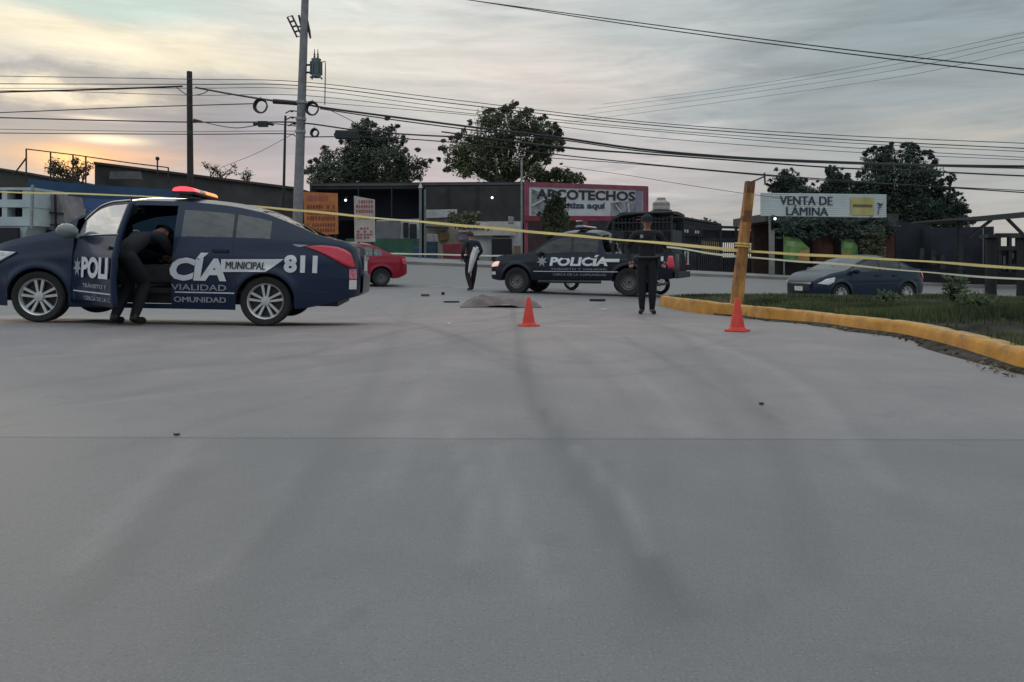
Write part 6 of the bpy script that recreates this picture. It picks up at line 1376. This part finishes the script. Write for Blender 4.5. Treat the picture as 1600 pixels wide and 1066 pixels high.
def banner(label, poly, d, patch):
    T = bthing('shop_banner', label, 'banner', poly[0][0], d, 'green banners at the shop'); b = MB(); slab(b, poly, d, .03); b.build('cloth', grn, T, world=True)
    b = MB(); slab(b, patch, d-.02, .015); b.build('orange_patch', mat('banner_orange', (.38,.20,.05), .7, 0, .3, 2), T, world=True)
    b = MB(); slab(b, [(poly[0][0]+3,poly[0][1]+7),(poly[0][0]+20,poly[0][1]+9),(poly[0][0]+18,poly[0][1]+18),(poly[0][0]+4,poly[0][1]+16)], d-.018, .012); b.build('pale_patch', mat('banner_pale', (.26,.38,.17), .7, 0, .3, 3), T, world=True)
    b = MB(); b.bar(mpx(poly[0][0], poly[0][1]-2, d+.08), onground(poly[0][0], d+.08), .05); b.build('rod', steel, T, world=True)
banner('bright green banner with an orange corner left of the first brick pillar', [(1225,369),(1249,372),(1257,381),(1265,388),(1265,410),(1224,407)], 36.8, [(1250,392),(1265,390),(1265,410),(1246,408)])
banner('green banner half hidden by the vine right of the first brick pillar', [(1315,371),(1333,374),(1340,384),(1341,402),(1315,401)], 36.8, [(1316,395),(1330,396),(1330,401),(1316,401)])
# dark wall, low barrier and overhead beam at the right
T = bthing('dark_house', 'dark boxy building under the overhead beam at the right', 'building', 1480, 40); b = MB(); slab(b, [(1400,345),(1455,352),(1455,gpx(1455,40)),(1400,gpx(1400,40))], 40, 4); slab(b, [(1455,356),(1553,354),(1553,gpx(1553,39)),(1455,gpx(1455,39))], 39, 5); b.build('wall', mat('blue_black_wall', (.022,.026,.037), .9, 0, .3, 1), T, world=True); b = MB(); b.bar(mpx(1536,356,38.9), mpx(1536,415,38.9), .04); b.build('drain_pipe', steel, T, world=True)
b = MB()
for x, y in ((1438,388),(1456,392),(1470,398)): slab(b, [(x,y),(x+6,y),(x+7,y+22),(x-1,y+22)], 38.8, .05)
b.build('pale_stain', mat('faint_pale', (.05,.055,.058), .9, 0, .4, 3), T, world=True)
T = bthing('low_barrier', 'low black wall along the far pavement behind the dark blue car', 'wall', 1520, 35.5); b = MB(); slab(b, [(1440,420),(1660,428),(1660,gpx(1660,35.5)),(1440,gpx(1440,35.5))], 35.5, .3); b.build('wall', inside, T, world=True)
T = bthing('overhead_beam', 'dark steel roof beam on diagonal struts at the right edge', 'canopy', 1580, 33)
b = MB(); slab(b, [(1490,341),(1545,337),(1700,322),(1700,332),(1545,345),(1490,344)], 33, 3.5); b.build('beam', dark_wall, T, world=True); b = MB(); b.bar(mpx(1549,344,33.2), mpx(1512,372,33.2), .11); b.bar(mpx(1573,341,33.2), mpx(1618,386,33.2), .11); b.build('strut', dark_steel, T, world=True)
b = MB(); b.bar(mpx(1640,330,33.5), onground(1640,33.5), .25); b.bar(mpx(1500,342,33.5), onground(1500,33.5), .16); b.build('column', dark_steel, T, world=True)
T = bthing('yard_fence', 'dark grid fence with pale gaps at the far right under the beam', 'fence', 1590, 38); b = MB()
for x in (1560,1577,1590,1606,1622): b.bar(mpx(x,366,38), onground(x,38), .16)
for y in (368,388,415): b.bar(mpx(1556,y,38), mpx(1640,y,38), .22 if y < 400 else .12)
b.build('frame', dark_steel, T, world=True); b = MB(); slab(b, [(1556,390),(1640,390),(1640,gpx(1640,38.6)),(1556,gpx(1556,38.6))], 38.6, .1); b.build('sheet', inside, T, world=True)
b = MB()
for x, y, h in ((1562,398,14),(1568,400,22),(1581,396,8),(1586,410,12),(1592,398,10)): slab(b, [(x,y),(x+3,y),(x+3,y+h),(x,y+h)], 38.4, .03)
b.build('pale_slat', mat('pale_slat', (.30,.33,.36), .7, 0, .3, 3), T, world=True)
for lab, x, dd in (('left one of the two thick dark posts rising from the grass at right', 1548, 18.0), ('right one of the two thick dark posts at the right edge', 1598, 17.4)):
    T = bthing('dark_post', lab, 'post', x, dd, 'thick dark posts at the right'); b = MB(); a = mpx(x, 372, dd); gg = onground(x, dd); b.tube([gg-Vector((0,0,.1)), gg.lerp(a, .3), gg.lerp(a, .7), a], [.15,.125,.12,.125], 10); b.build('shaft', mat('post_black', (.012,.013,.014), .8, 0, .3, 5, .3), T, world=True, smooth=True)
    b = MB(); b.box(a+Vector((0,0,.04)), (.34,.34,.08)); b.build('cap', dark_steel, T, world=True)
# small lit lamps
bulb = mat('lit_bulb', (.9,.9,.85), .3, 0, .02, 4, emit=(.95,1,.95), es=2.2)
for lab, x, y, d in (('small lit lamp under the shed roof between the two price boards', 540, 313, 38.5), ('small lit lamp under the left corner of the corrugated sign', 1211, 342, 35.6), ('small lit lamp on the dark awning above the walking person', 769, 309, 39.3)):
    T = thing('wall_lamp', lab, 'lamp', mpx(x, y, d), 0, 'small lit lamps on the shops'); b = MB(); b.ball((0,0,0), .062, 10); b.build('bulb', bulb, T, smooth=True); b = MB(); b.tube([(0,0,.05),(0,.05,.16),(0,.45,.2)], .02, 6); b.lathe([(.02,.10),(.05,.055)], 10); b.build('bracket', dark_steel, T)
